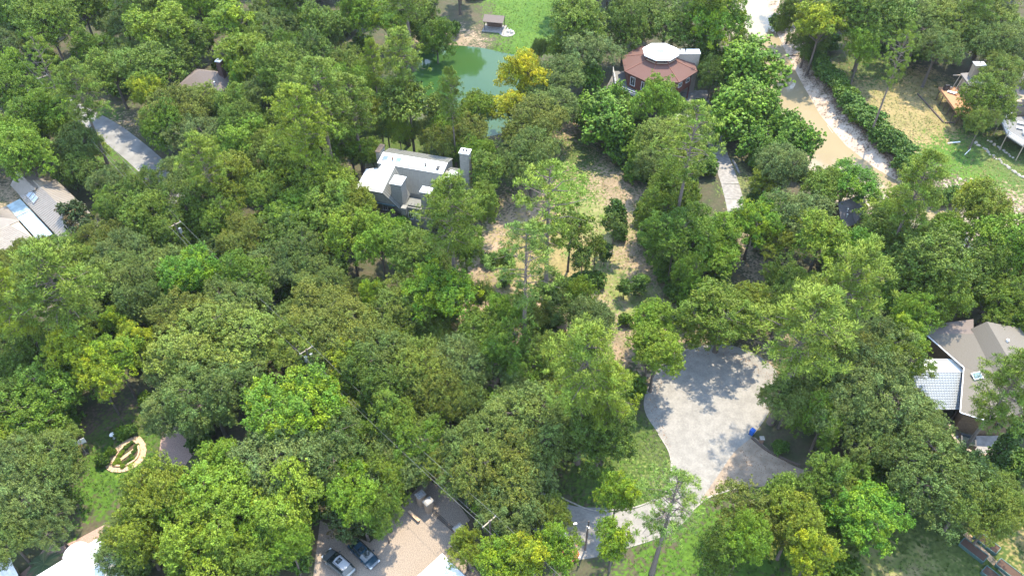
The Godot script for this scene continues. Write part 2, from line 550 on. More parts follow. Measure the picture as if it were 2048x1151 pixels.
	for j in nzc + 1:
		for i in s:
			var l := v[j * s + max(i - 1, 0)]; var r := v[j * s + min(i + 1, nx)]
			var u := v[max(j - 1, 0) * s + i]; var d := v[min(j + 1, nzc) * s + i]
			nn.append((d - u).cross(r - l).normalized())
	for j in nzc:
		for i in nx:
			var a := j * s + i
			for q in [a, a + 1, a + s, a + 1, a + s + 1, a + s]: ix.append(q)
	var arr := []
	arr.resize(Mesh.ARRAY_MAX)
	arr[Mesh.ARRAY_VERTEX] = v; arr[Mesh.ARRAY_NORMAL] = nn; arr[Mesh.ARRAY_TEX_UV] = uv; arr[Mesh.ARRAY_INDEX] = ix
	var am := ArrayMesh.new()
	am.add_surface_from_arrays(Mesh.PRIMITIVE_TRIANGLES, arr)
	am.surface_set_material(0, gm)
	var gnd := MeshInstance3D.new()
	gnd.mesh = am; gnd.name = numbered("ground"); gnd.set_meta("kind", "structure")
	add_child(gnd)
	# woodland floor out to the horizon
	var far := MB.new()
	var E := 1500.0
	var x1 := X0 + GW
	var z1 := Z0 + GD
	for q in [[-E, X0, -E, E], [x1, E, -E, E], [X0, x1, -E, Z0], [X0, x1, z1, E]]:
		far.poly([Vector3(q[0], 0, q[2]), Vector3(q[1], 0, q[2]), Vector3(q[1], 0, q[3]), Vector3(q[0], 0, q[3])], Vector3(0, -9, 0))
	struct("terrain", far, mat(0.07, 0.085, 0.035, 0.97, 20.0, 0.4, 0.02))
	# water
	var cw := MB.new()
	var la := []
	var ra := []
	for i in creek.size():
		var a := Vector2(creek[max(i - 1, 0)][0], creek[max(i - 1, 0)][1])
		var b := Vector2(creek[min(i + 1, creek.size() - 1)][0], creek[min(i + 1, creek.size() - 1)][1])
		var t := (b - a).normalized()
		var n2: Vector3 = Vector3(-t.y, 0, t.x) * (creek[i][2] + 3.0)
		var p := Vector3(creek[i][0], -1.9, creek[i][1])
		la.append(p + n2); ra.append(p - n2)
	for i in creek.size() - 1: cw.poly([la[i], la[i + 1], ra[i + 1], ra[i]], Vector3(0, -50, 0))
	struct("creek_water", cw, M.creek)
	var pw := MB.new()
	pw.sheet(Geometry2D.offset_polygon(pond, 1.0)[0], -0.65)
	struct("pond_water", pw, M.pond)

# strip of constant width along ground points
func strip(pts: Array, wid: float) -> PackedVector2Array:
	var l := []
	var r := []
	for i in pts.size():
		var a: Vector2 = pts[max(i - 1, 0)]
		var b: Vector2 = pts[min(i + 1, pts.size() - 1)]
		var t := (b - a).normalized()
		var nn := Vector2(-t.y, t.x) * wid * 0.5
		l.append(pts[i] + nn); r.append(pts[i] - nn)
	r.reverse()
	return PackedVector2Array(l + r)

func smooth_path(a: Array, k := 6) -> Array:
	var o := []
	for i in a.size() - 1:
		for j in k:
			o.append(a[i].cubic_interpolate(a[i + 1], a[max(i - 1, 0)], a[min(i + 2, a.size() - 1)], float(j) / k))
	o.append(a[-1])
	return o

func kerb(called: String, pts: PackedVector2Array, label_mat: Material, wid := 0.22, hgt := 0.1):
	var m := MB.new()
	var path := smooth_path(Array(pts), 5)
	for i in path.size() - 1:
		var a: Vector2 = path[i]
		var b: Vector2 = path[i + 1]
		var d := b - a
		m.box(Vector3((a.x + b.x) / 2, hgt / 2 - 0.02, (a.y + b.y) / 2), Vector3(d.length() + 0.02, hgt + 0.04, wid), Basis(Vector3(d.x, 0, d.y).normalized(), Vector3.UP, Vector3(d.x, 0, d.y).normalized().cross(Vector3.UP)))
	struct(called, m, label_mat)

func build_paving():
	# street that runs under the power lines to the throat of the cul-de-sac
	var st := MB.new()
	var sp_ := []
	for q in [[-20, 150], [60, 192], [110, 205], [175, 238], [235, 275], [330, 362], [460, 548], [600, 680], [760, 800], [905, 905], [1040, 1000], [1130, 1045], [1215, 1052]]:
		var p := G(q[0], q[1])
		sp_.append(Vector2(p.x, p.z))
	st.sheet(strip(smooth_path(sp_, 6), 5.4), 0.012)
	struct("road", st, M.road_old)
	# second arm at the top of the street
	var dr := MB.new()
	dr.sheet(smooth_outline(P2([60, 190, 105, 172, 120, 178, 88, 205, 75, 215]), 3), 0.008)
	struct("side_road", dr, M.road_old)
	var cu := MB.new()
	cu.sheet(smooth_outline(P2([1288, 800, 1304, 760, 1335, 716, 1372, 698, 1440, 688, 1500, 702, 1540, 728, 1556, 750, 1552, 790, 1535, 830, 1504, 873, 1470, 902, 1440, 945, 1402, 1000, 1380, 1032, 1340, 1064, 1270, 1088, 1200, 1112, 1130, 1115, 1110, 1060, 1140, 1015, 1190, 1024, 1240, 1022, 1285, 1012, 1330, 985, 1343, 948, 1340, 906, 1318, 868, 1294, 832]), 4), 0.02)
	struct("cul_de_sac", cu, M.asphalt)
	var ap := MB.new()
	ap.sheet(smooth_outline(P2([1470, 895, 1503, 872, 1540, 900, 1585, 930, 1640, 945, 1700, 940, 1700, 985, 1620, 975, 1560, 975, 1484, 972, 1440, 984, 1402, 1002, 1432, 950]), 4), 0.016)
	struct("paver_apron", ap, M.paver_apron)
	var co := MB.new()
	co.sheet(P2([640, 1040, 680, 1060, 740, 1085, 770, 1050, 830, 980, 850, 955, 905, 990, 940, 1040, 910, 1070, 925, 1110, 990, 1180, 620, 1200]), 0.016)
	struct("paver_court", co, M.paver)
	# drive to the octagonal house, in concrete panels with open joints
	var dp := []
	for q in [[1400, 205], [1412, 235], [1428, 275], [1440, 312], [1455, 350], [1468, 395], [1478, 440]]:
		var p := G(q[0], q[1])
		dp.append(Vector2(p.x, p.z))
	var path := smooth_path(dp, 12)
	var node := Node3D.new()
	node.name = numbered("driveway")
	node.set_meta("kind", "structure")
	add_child(node)
	var start := 0
	var acc := 0.0
	for i in range(1, path.size()):
		acc += path[i].distance_to(path[i - 1])
		if acc > 4.6 or i == path.size() - 1:
			var a: Vector2 = path[start]
			var b: Vector2 = path[i]
			var t := (b - a).normalized()
			var nn := Vector2(-t.y, t.x) * 1.75
			var m := MB.new()
			var pr := []
			for p in [a + nn + t * 0.06, b + nn - t * 0.06, b - nn - t * 0.06, a - nn + t * 0.06]: pr.append(Vector3(p.x, 0, p.y))
			m.prism(pr, -0.1, 0.05 + 0.006 * (i % 3))
			obj("slab", m, M.concrete if (i / 5) % 2 else M.concrete2, node)
			start = i
			acc = 0.0
	var yard := MB.new()
	yard.sheet(P2([1330, 180, 1415, 180, 1425, 245, 1350, 240]), 0.008)
	struct("parking_pad", yard, M.concrete2)
	var wk := MB.new()
	wk.sheet(P2([318, 828, 345, 822, 360, 850, 392, 900, 370, 930, 340, 935, 315, 925, 322, 870]), 0.01)
	struct("brick_path", wk, M.brick_walk)
	var w2 := MB.new()
	w2.sheet(P2([70, 1060, 100, 1060, 115, 1095, 150, 1080, 215, 1045, 240, 1060, 150, 1110, 90, 1151, 40, 1180, 0, 1180, 60, 1130, 85, 1100]), 0.01)
	struct("brick_path", w2, M.brick_walk)
	var w3 := MB.new()
	w3.sheet(P2([1860, 850, 1900, 845, 1910, 905, 1870, 905]), 0.01)
	struct("patio_path", w3, M.paver_apron)
	kerb("kerb", P2([1340, 1066, 1402, 1005, 1440, 986, 1486, 974]), M.kerb)
	kerb("kerb", P2([1240, 1099, 1270, 1090, 1310, 1077, 1340, 1066]), M.kerb)
	kerb("kerb", P2([1100, 982, 1140, 1003, 1185, 1020, 1235, 1019, 1284, 1010, 1330, 984, 1342, 948, 1339, 906, 1317, 868]), M.kerb, 0.18)
	kerb("kerb", P2([1504, 876, 1530, 898, 1560, 915, 1600, 932]), M.timber, 0.3, 0.3)

# ---------------------------------------------------------------- vegetation
func rv(r: RandomNumberGenerator) -> Vector3:
	var z := r.randf_range(-1, 1)
	var a := r.randf() * TAU
	var q := sqrt(1 - z * z)
	return Vector3(q * cos(a), z, q * sin(a))

# one spray of leaves: fine diamonds round a twig end
func spray(m: MB, r: RandomNumberGenerator, ctr: Vector3, rad: float, out: Vector3, count: int, L: float, W: float, col: Color, loose: float, flat := 0.8):
	for i in count:
		var d := (rv(r) + out * 0.6).normalized()
		var p := ctr + Vector3(d.x, d.y * flat, d.z) * rad * (0.35 + 0.65 * r.randf())
		var g := (d * 0.6 + rv(r) * loose + Vector3(0, 0.35, 0)).normalized()
		var t := g.cross(rv(r)).normalized()
		var b := g.cross(t)
		var s := r.randf_range(0.7, 1.25)
		var k := m.v.size()
		t *= L * 0.5 * s
		b *= W * 0.5 * s
		m.v.append(p - t); m.v.append(p + b + t * 0.15); m.v.append(p + t); m.v.append(p - b + t * 0.15)
		var nn := (g * 0.88 + out * 0.12).normalized()
		if nn.dot(g) < 0.0: nn = g
		var leaf_tone := r.randf_range(0.78, 1.22)
		var cc := Color(col.r * leaf_tone, col.g * leaf_tone, col.b * leaf_tone)
		for q in 4:
			m.n.append(nn); m.c.append(cc)
		m.ix.append(k); m.ix.append(k + 1); m.ix.append(k + 2)
		m.ix.append(k); m.ix.append(k + 2); m.ix.append(k + 3)

# s: R crown radius, hc centre height, hh half height, nl lobes, lr lobe radius, nc sprays per lobe, nf leaves per spray,
# L W leaf spray size, col base colour, col2 second colour and how often, loose, low: lowest lobe direction
func broad_tree(seed_: int, s: Dictionary) -> Node3D:
	var r := RandomNumberGenerator.new()
	r.seed = seed_
	var m := MB.new()
	var wood := MB.new()
	var R: float = s.R
	var lean := Vector3(r.randf_range(-0.6, 0.6), 0, r.randf_range(-0.6, 0.6)) * R * 0.12
	var tr: float = s.get("tr", 0.05) * R
	var fork := Vector3(lean.x * 0.4, s.hc - s.hh * 0.55, lean.z * 0.4)
	wood.tube([Vector3(0, -0.3, 0), Vector3(lean.x * 0.1, 0.5, 0), Vector3(lean.x * 0.3, fork.y * 0.5, lean.z * 0.2), fork, lean + Vector3(0, s.hc + s.hh * 0.3, 0)], [tr * 1.7, tr * 1.15, tr, tr * 0.85, tr * 0.25], 7)
	# the crown is a union of uneven masses, each carried by a limb
	var nm: int = s.get("nm", 9)
	var mass := []
	for i in nm:
		var y: float = lerp(s.get("low", -0.45) * 0.7, 0.92, (i + 0.5) / nm)
		var a := i * 2.39996 + r.randf_range(-0.6, 0.6)
		var q := sqrt(max(0.0, 1 - y * y))
		var k := r.randf_range(0.46, 0.80)
		mass.append([lean + Vector3(q * cos(a) * R * k, s.hc + y * s.hh * k * 1.08, q * sin(a) * R * k), R * r.randf_range(0.22, 0.42), Vector3(r.randf_range(0.75, 1.4), r.randf_range(0.6, 1.15), r.randf_range(0.75, 1.4))])
	mass.append([lean + Vector3(0, s.hc + s.hh * 0.1, 0), R * 0.40, Vector3.ONE])
	var vs: float = clamp(s.hh / R, 0.72, 1.25)
	for b in mass:
		var c0: Vector3 = b[0]
		var br: float = b[1]
		var mid := fork.lerp(c0, 0.5) + Vector3(0, 0.05 * R, 0) + rv(r) * 0.05 * R
		var st := fork + Vector3(0, r.randf_range(-0.2, 0.5) * s.hh * 0.5, 0)
		wood.tube([st, mid, c0], [tr * 0.48, tr * 0.32, tr * 0.2], 5, false)
		var mass_tone := r.randf_range(0.9, 1.12)
		var n := int(s.get("dens", 4.2) * br * br / (s.lr * s.lr) + 3)
		for i in n:
			var y: float = lerp(s.get("low", -0.45), 1.0, (i + 0.5) / n)
			var a := i * 2.39996 + r.randf_range(-0.5, 0.5)
			var q := sqrt(max(0.0, 1 - y * y))
			var d := Vector3(q * cos(a), y, q * sin(a))
			if s.get("hollow", 0.0) > 0.0 and r.randf() < s.hollow: continue
			var c: Vector3 = c0 + Vector3(d.x, d.y * vs, d.z) * b[2] * br * r.randf_range(0.55, 1.18)
			var buried := false
			for o in mass:
				if o[0] != c0 and c.distance_to(o[0]) < o[1] * 0.7: buried = true
			if buried: continue
			var lr: float = s.lr * r.randf_range(0.55, 1.2)
			if r.randf() < 0.45 or s.get("sparse", false): wood.tube([c0, c0.lerp(c, 0.6) + rv(r) * 0.1, c, c + d * lr * 0.8], [tr * 0.2, tr * 0.12, tr * 0.07, tr * 0.03], 4, false)
			# every cluster, spray and leaf differs a little in hue and tone, at random
			var tone := mass_tone * r.randf_range(0.84, 1.18)
			var warm := r.randf_range(-0.08, 0.14)
			var col: Color = s.col
			if r.randf() < s.get("p2", 0.0): col = s.col2
			col = Color(col.r * tone * (1 + warm), col.g * tone, col.b * tone * (1 - warm))
			for j in s.nc:
				var e := (rv(r) + d * 0.45 + Vector3(0, 0.4, 0)).normalized()
				var reach := r.randf_range(0.35, 1.1)
				var shoot := r.randf() < 0.28
				if shoot: reach = r.randf_range(1.15, 1.8)
				var p := c + Vector3(e.x, e.y * s.get("lflat", 0.8), e.z) * lr * reach
				var spray_tone := r.randf_range(0.85, 1.15)
				spray(m, r, p, s.get("sr", 0.45) * (0.65 if shoot else 1.0), (e + Vector3(0, 0.3, 0)).normalized(), int(s.nf * (0.6 if shoot else 1.0)), s.L, s.W, Color(col.r * spray_tone, col.g * spray_tone, col.b * spray_tone), s.get("loose", 0.8), 1.1 if shoot else 0.8)
	var root := Node3D.new()
	obj("trunk", wood, s.get("bark", M.bark), root)
	obj("crown", m, M.leaf, root)
	return root

func pine_tree(seed_: int, s: Dictionary) -> Node3D:
	var r := RandomNumberGenerator.new()
	r.seed = seed_
	var m := MB.new()
	var wood := MB.new()
	var ht: float = s.ht
	var R: float = s.R
	var sway := Vector3(r.randf_range(-1, 1), 0, r.randf_range(-1, 1)) * 0.7
	var path := []
	var rad := []
	for i in 9:
		var f := i / 8.0
		path.append(Vector3(0, ht * f * 0.98 - (0.3 if i == 0 else 0.0), 0) + sway * sin(f * 2.4) * f)
		rad.append(lerp(0.42, 0.05, pow(f, 1.15)) + (0.12 if i == 0 else 0.0))
	wood.tube(path, rad, 8)
	var y0: float = s.y0
	var nb: int = s.nb
	for i in nb:
		var up_stem := (i + r.randf()) / nb
		var y: float = lerp(y0, 1.0, up_stem) * ht
		var a := i * 2.39996 + r.randf_range(-0.5, 0.5)
		var prof := sin(PI * pow(lerp(0.16, 0.93, up_stem), 0.85))
		var len := R * prof * r.randf_range(0.6, 1.12)
		if up_stem < 0.2 and r.randf() < 0.4: len *= 0.5
		var d := Vector3(cos(a), 0, sin(a))
		var fy := y / ht
		var base := Vector3(0, y, 0) + sway * sin(fy * 2.4) * fy
		var up: float = lerp(-0.05, 0.75, up_stem)
		var tip := base + d * len + Vector3(0, len * up * 0.6, 0)
		var mid := base.lerp(tip, 0.5) + Vector3(0, len * 0.06, 0) + rv(r) * 0.12 * len
		wood.tube([base, mid, tip], [0.10, 0.06, 0.025], 5, false)
		var tone := r.randf_range(0.85, 1.18)   # random hue and tone of each bough
		var warm := r.randf_range(-0.06, 0.16)
		var col := Color(s.col.r * tone * (1 + warm), s.col.g * tone, s.col.b * tone * (1 - warm))
		var nt := int(s.nt * (0.5 + 0.6 * prof) + r.randf())
		for j in nt:
			var t := 1.0 if j == 0 else r.randf_range(s.get("inner", 0.45), 1.02)
			var p := (base.lerp(mid, t * 2) if t < 0.5 else mid.lerp(tip, t * 2 - 1)) + Vector3(r.randf_range(-1, 1), r.randf_range(-0.25, 0.45), r.randf_range(-1, 1)) * (0.30 * len * t + 0.25)
			var tr: float = s.tuft * r.randf_range(0.7, 1.25)
			var tuft_tone := r.randf_range(0.85, 1.15)
			for q in s.nn:
				var e := (rv(r) + Vector3(0, 0.55, 0) + d * 0.2).normalized()
				var pp := p + Vector3(e.x, e.y * 0.72, e.z) * tr * r.randf_range(0.35, 0.85)
				var tt := (e + rv(r) * 0.35).normalized()
				var b := tt.cross(rv(r)).normalized()
				var g := b.cross(tt)
				if g.dot(e + Vector3(0, 0.3, 0)) < 0.0: g = -g
				var k := m.v.size()
				tt *= s.L * 0.5 * r.randf_range(0.75, 1.2)
				b *= s.W * 0.5
				m.v.append(pp - tt); m.v.append(pp + b); m.v.append(pp + tt); m.v.append(pp - b)
				var nn := (g * 0.6 + e * 0.55).normalized()
				var needle_tone := tuft_tone * r.randf_range(0.8, 1.2)
				var cc := Color(col.r * needle_tone, col.g * needle_tone, col.b * needle_tone)
				for w in 4:
					m.n.append(nn); m.c.append(cc)
				var flip: bool = (m.v[k + 1] - m.v[k]).cross(m.v[k + 2] - m.v[k]).dot(nn) > 0.0
				if flip:
					for w in [0, 2, 1, 0, 3, 2]: m.ix.append(k + w)
				else:
					for w in [0, 1, 2, 0, 2, 3]: m.ix.append(k + w)
	var root := Node3D.new()
	obj("trunk", wood, M.bark_pine, root)
	obj("crown", m, M.leaf, root)
	return root

var kinds := {}
func add_kind(k: String, protos: Array, R: float, hc: float, flex: float, tints: Array, called: String, words: Array, cat: String, group: String):
	kinds[k] = {"p": protos, "R": R, "hc": hc, "flex": flex, "t": tints, "called": called, "words": words, "cat": cat, "group": group}

func tint(r, g, b, rough := 0.55) -> StandardMaterial3D:
	return leaf_mat(Color(r, g, b), rough)

func make_kinds():
	M.leaf = leaf_mat(Color(1, 1, 1))
	var T0: StandardMaterial3D = M.leaf
	M.leaf_lime = leaf_mat(Color(2.0, 1.6, 0.8))
	var Tw := tint(1.2, 1.14, 0.8)
	var Td := tint(0.82, 0.86, 0.9)
	var To := tint(1.16, 0.98, 0.72)
	var Tf := tint(1.06, 1.16, 0.78)
	var Tg := tint(1.06, 1.04, 1.35)
	var oak := {"R": 6.0, "hc": 8.0, "hh": 4.3, "lr": 0.95, "nc": 13, "nf": 25, "L": 0.22, "W": 0.125, "col": Color(0.108, 0.155, 0.031), "loose": 1.15, "sr": 0.46, "hollow": 0.1}
	add_kind("oak", [broad_tree(1, oak), broad_tree(2, oak), broad_tree(3, oak), broad_tree(4, oak.merged({"nm": 15, "hh": 3.7}, true))], 6.0, 8.0, 0.55, [T0, Tw, Td, Tg, To, T0], "live_oak", ["grey-green live oak", "warm-tipped live oak", "deep green live oak", "silvery grey-green live oak", "olive-green live oak", "grey-green live oak"], "tree", "live oaks of the woodland")
	var br := {"R": 5.0, "hc": 8.2, "hh": 4.9, "lr": 0.88, "nc": 12, "nf": 24, "L": 0.235, "W": 0.14, "col": Color(0.116, 0.180, 0.020), "loose": 1.15, "sr": 0.45, "hollow": 0.12}
	add_kind("broad", [broad_tree(11, br), broad_tree(12, br), broad_tree(13, br), broad_tree(14, br.merged({"nm": 13, "hh": 6.2, "hc": 9.0, "R": 4.5}, true))], 5.0, 8.2, 0.6, [T0, Tw, Tf, Td, To, Tf], "leafy_tree", ["mid-green leafy tree", "warm green leafy tree", "fresh green leafy tree", "deep green leafy tree", "olive-green leafy tree", "fresh green leafy tree"], "tree", "leafy trees of the woodland")
	var dk := {"R": 5.0, "hc": 7.4, "hh": 5.4, "lr": 0.88, "nc": 12, "nf": 22, "L": 0.225, "W": 0.13, "col": Color(0.086, 0.138, 0.017), "loose": 1.15, "sr": 0.42, "low": -0.8}
	add_kind("dark", [broad_tree(21, dk), broad_tree(22, dk), broad_tree(23, dk.merged({"nm": 13, "hh": 6.6, "R": 4.4}, true))], 5.0, 7.4, 0.6, [T0, Td, Tw, Tf], "dark_tree", ["dark green dense tree", "very dark green dense tree", "dark warm green dense tree", "mid-green dense tree"], "tree", "dark dense trees of the woodland")
	var lm := {"R": 5.0, "hc": 7.6, "hh": 4.8, "lr": 0.9, "nc": 12, "nf": 23, "L": 0.24, "W": 0.13, "col": Color(0.105, 0.20, 0.016), "col2": Color(0.18, 0.26, 0.012), "p2": 0.28, "loose": 1.15, "sr": 0.45}
	add_kind("lime", [broad_tree(31, lm), broad_tree(32, lm)], 5.0, 7.6, 0.6, [T0, tint(0.8, 0.95, 1.0)], "lime_green_tree", ["bright lime-green tree", "fresh green tree"], "tree", "bright green trees of the woodland")
	var ye := {"R": 4.0, "hc": 8.6, "hh": 5.4, "lr": 0.75, "nc": 10, "nf": 20, "L": 0.24, "W": 0.13, "col": Color(0.16, 0.22, 0.015), "col2": Color(0.25, 0.295, 0.013), "p2": 0.35, "loose": 1.15, "sr": 0.42, "hollow": 0.15}
	add_kind("yellow", [broad_tree(41, ye), broad_tree(42, ye)], 4.0, 8.6, 0.6, [T0, tint(0.75, 0.92, 1.0)], "yellowing_tree", ["yellow-leaved tree", "yellow-green tree"], "tree", "yellowing trees of the woodland")
	add_kind("golden", kinds["yellow"].p, 4.0, 8.6, 0.6, [tint(1.55, 1.22, 0.8)], "golden_tree", ["golden yellow tree"], "tree", "golden yellow trees beside the pond")
	var mg := {"R": 3.0, "hc": 5.6, "hh": 4.6, "lr": 0.6, "nc": 8, "nf": 10, "L": 0.42, "W": 0.24, "col": Color(0.04, 0.066, 0.018), "col2": Color(0.09, 0.07, 0.03), "p2": 0.25, "loose": 1.15, "sr": 0.42, "low": -0.85}
	add_kind("magnolia", [broad_tree(51, mg)], 3.0, 5.6, 0.6, [T0], "magnolia_tree", ["dark glossy magnolia with brown undersides"], "tree", "magnolias of the woodland")
	var vn := {"R": 4.4, "hc": 5.6, "hh": 5.6, "nm": 11, "lr": 0.95, "nc": 14, "nf": 12, "L": 0.40, "W": 0.32, "col": Color(0.088, 0.168, 0.012), "col2": Color(0.12, 0.215, 0.013), "p2": 0.3, "loose": 0.45, "sr": 0.36, "low": -0.95, "lflat": 1.0}
	add_kind("vine", [broad_tree(61, vn), broad_tree(62, vn)], 4.4, 5.6, 0.5, [T0, tint(0.85, 0.9, 1)], "vine_covered_tree", ["tree smothered in bright green vines", "tree smothered in green vines"], "tree", "vine-smothered trees along the creek side")
	var sa := {"R": 1.5, "hc": 3.2, "hh": 2.6, "lr": 0.28, "nc": 5, "nf": 8, "L": 0.26, "W": 0.16, "col": Color(0.05, 0.10, 0.02), "loose": 1.15, "sr": 0.28, "tr": 0.055, "low": -0.9}
	add_kind("sapling", [broad_tree(71, sa), broad_tree(72, sa)], 1.5, 3.2, 0.8, [T0, Tw], "sapling", ["slender green young tree", "slender olive-green young tree"], "tree", "young trees of the clearing")
	var sp2 := {"R": 4.2, "hc": 8.6, "hh": 3.8, "lr": 0.6, "nc": 8, "nf": 11, "dens": 3.0, "L": 0.34, "W": 0.22, "col": Color(0.085, 0.13, 0.022), "loose": 1.15, "sr": 0.4, "hollow": 0.25, "sparse": true, "tr": 0.045}
	add_kind("open", [broad_tree(81, sp2), broad_tree(82, sp2)], 4.2, 8.6, 0.6, [T0, Tw], "open_crowned_tree", ["open-crowned tree with bare limbs showing", "open-crowned olive tree with bare limbs showing"], "tree", "open-crowned trees of the woodland")
	var shb := {"R": 1.5, "hc": 1.1, "hh": 1.2, "lr": 0.34, "nc": 6, "nf": 9, "L": 0.30, "W": 0.2, "col": Color(0.07, 0.13, 0.018), "loose": 1.15, "sr": 0.3, "tr": 0.03, "low": -0.6}
	add_kind("shrub", [broad_tree(91, shb), broad_tree(92, shb)], 1.5, 1.1, 0.8, [T0, Tw, Td], "shrub", ["mid-green bushy shrub", "warm green bushy shrub", "deep green bushy shrub"], "shrub", "shrubs of the undergrowth")
	var pn := {"R": 4.6, "ht": 24.0, "y0": 0.52, "nb": 62, "nt": 7.0, "tuft": 0.80, "nn": 60, "L": 0.42, "W": 0.08, "col": Color(0.138, 0.206, 0.023)}
	add_kind("pine", [pine_tree(101, pn), pine_tree(102, pn), pine_tree(103, pn)], 4.3, 19.0, 0.3, [T0, Tw, Td], "pine_tree", ["tall green pine", "tall yellow-tipped pine", "tall deep green pine"], "tree", "tall pines of the woodland")
	var ps := {"R": 4.8, "ht": 26.0, "y0": 0.5, "nb": 44, "nt": 5.6, "tuft": 0.66, "nn": 54, "L": 0.42, "W": 0.085, "col": Color(0.125, 0.20, 0.034), "inner": 0.6}
	add_kind("thin_pine", [pine_tree(111, ps), pine_tree(112, ps)], 4.2, 20.0, 0.3, [T0, Tw], "thin_pine_tree", ["thin-crowned tall pine with a bare grey trunk", "thin-crowned yellowish tall pine with a bare trunk"], "tree", "thin-crowned pines of the woodland")

var marks := []
func make_marks():
	for q in [[1320, 200, "octagonal house"], [840, 420, "grey chimneyed house"], [930, 150, "green pond"], [1610, 250, "muddy creek"], [1420, 790, "cul-de-sac"], [1200, 520, "dry clearing"], [250, 905, "stone-edged garden bed"], [80, 440, "tan metal-roofed house"], [240, 270, "sunlit stretch of street"], [850, 1060, "paver court"], [1960, 760, "brown shingled house"], [1990, 1110, "raised garden beds"], [1790, 210, "dry lawn"], [1950, 190, "house with orange deck"], [1050, 50, "pavilion lawn"], [612, 770, "twin-transformer pole"], [420, 185, "brick-chimneyed house"], [150, 1125, "white flat-roofed building"], [1360, 1100, "front lawn"], [1705, 450, "steep grey shingle roof"], [1470, 360, "concrete slab drive"], [350, 520, "single-transformer pole"], [95, 660, "small grey shed"], [2030, 290, "house with white deck"], [1230, 920, "kerbed island lawn"], [90, 190, "street corner"]]:
		marks.append([G(q[0], q[1]), q[2]])

# phrases that say where a thing stands, most telling first
func where(p: Vector3) -> Array:
	var a := []
	for q in marks: a.append([Vector2(p.x - q[0].x, p.z - q[0].z).length(), q[1]])
	a.sort()
	var o := []
	if a[0][0] < 6.0: o.append("beside the " + a[0][1])
	if a[1][0] < 42.0:
		o.append("between the %s and the %s" % [a[0][1], a[1][1]])
		for k in [2, 3, 4, 5]: o.append("near the %s, towards the %s" % [a[0][1], a[k][1]])
		for k in [2, 3, 4]: o.append("near the %s, towards the %s" % [a[1][1], a[k][1]])
	o.append("in the woods out past the " + a[0][1])
	o.append("near the " + a[0][1])
	return o

var used := {}
func unique_label(head: String, ends: Array) -> String:
	var short := ""
	for e in ends:
		var l: String = head + " " + e
		if l.split(" ").size() > 16: continue
		short = l
		if not used.has(l):
			used[l] = true
			return l
	return short

# plant a tree whose crown is centred at a photo pixel with a half-width of r pixels
func plant(kind: String, px: float, py: float, r: float, which := -1, base_at = null):
	var K: Dictionary = kinds[kind]
	var s := 1.0
	var sy := 1.0
	for i in 3:
		var rm := r / ppm(py, K.hc * sy)
		s = rm / (K.R * (0.92 if not kind.contains("pine") else 0.96))
		sy = lerp(1.0, s, K.flex)
	var p := G(px, py, K.hc * sy)
	p.y = ground_h(p.x, p.z) - 0.02
	put(kind, p, s, sy, which)

func put(kind: String, p: Vector3, s: float, sy: float, which := -1):
	var K: Dictionary = kinds[kind]
	var pi: int = rng.randi() % K.p.size()
	var ti: int = rng.randi() % K.t.size()
	var yaw := rng.randf() * TAU
	if which >= 0:
		pi = which % K.p.size()
		ti = (which / 10) % K.t.size()
	var o: Node3D = K.p[pi].duplicate()
	o.name = numbered(K.called)
	add_child(o)
	var b := Basis(Vector3.UP, yaw) * Basis.from_scale(Vector3(s * rng.randf_range(0.88, 1.12), sy * rng.randf_range(0.92, 1.16), s * rng.randf_range(0.88, 1.12)))
	o.transform = Transform3D(b, p)
	if K.t[ti] != M.leaf: o.get_node("crown").material_override = K.t[ti]
	var size := ""
	if K.cat == "tree" and not kind.contains("pine") and kind != "sapling":
		size = "big " if s * K.R > 6.0 else ("small " if s * K.R < 3.4 else "")
	tag(o, unique_label(size + K.words[ti], where(p)), K.cat, K.group)

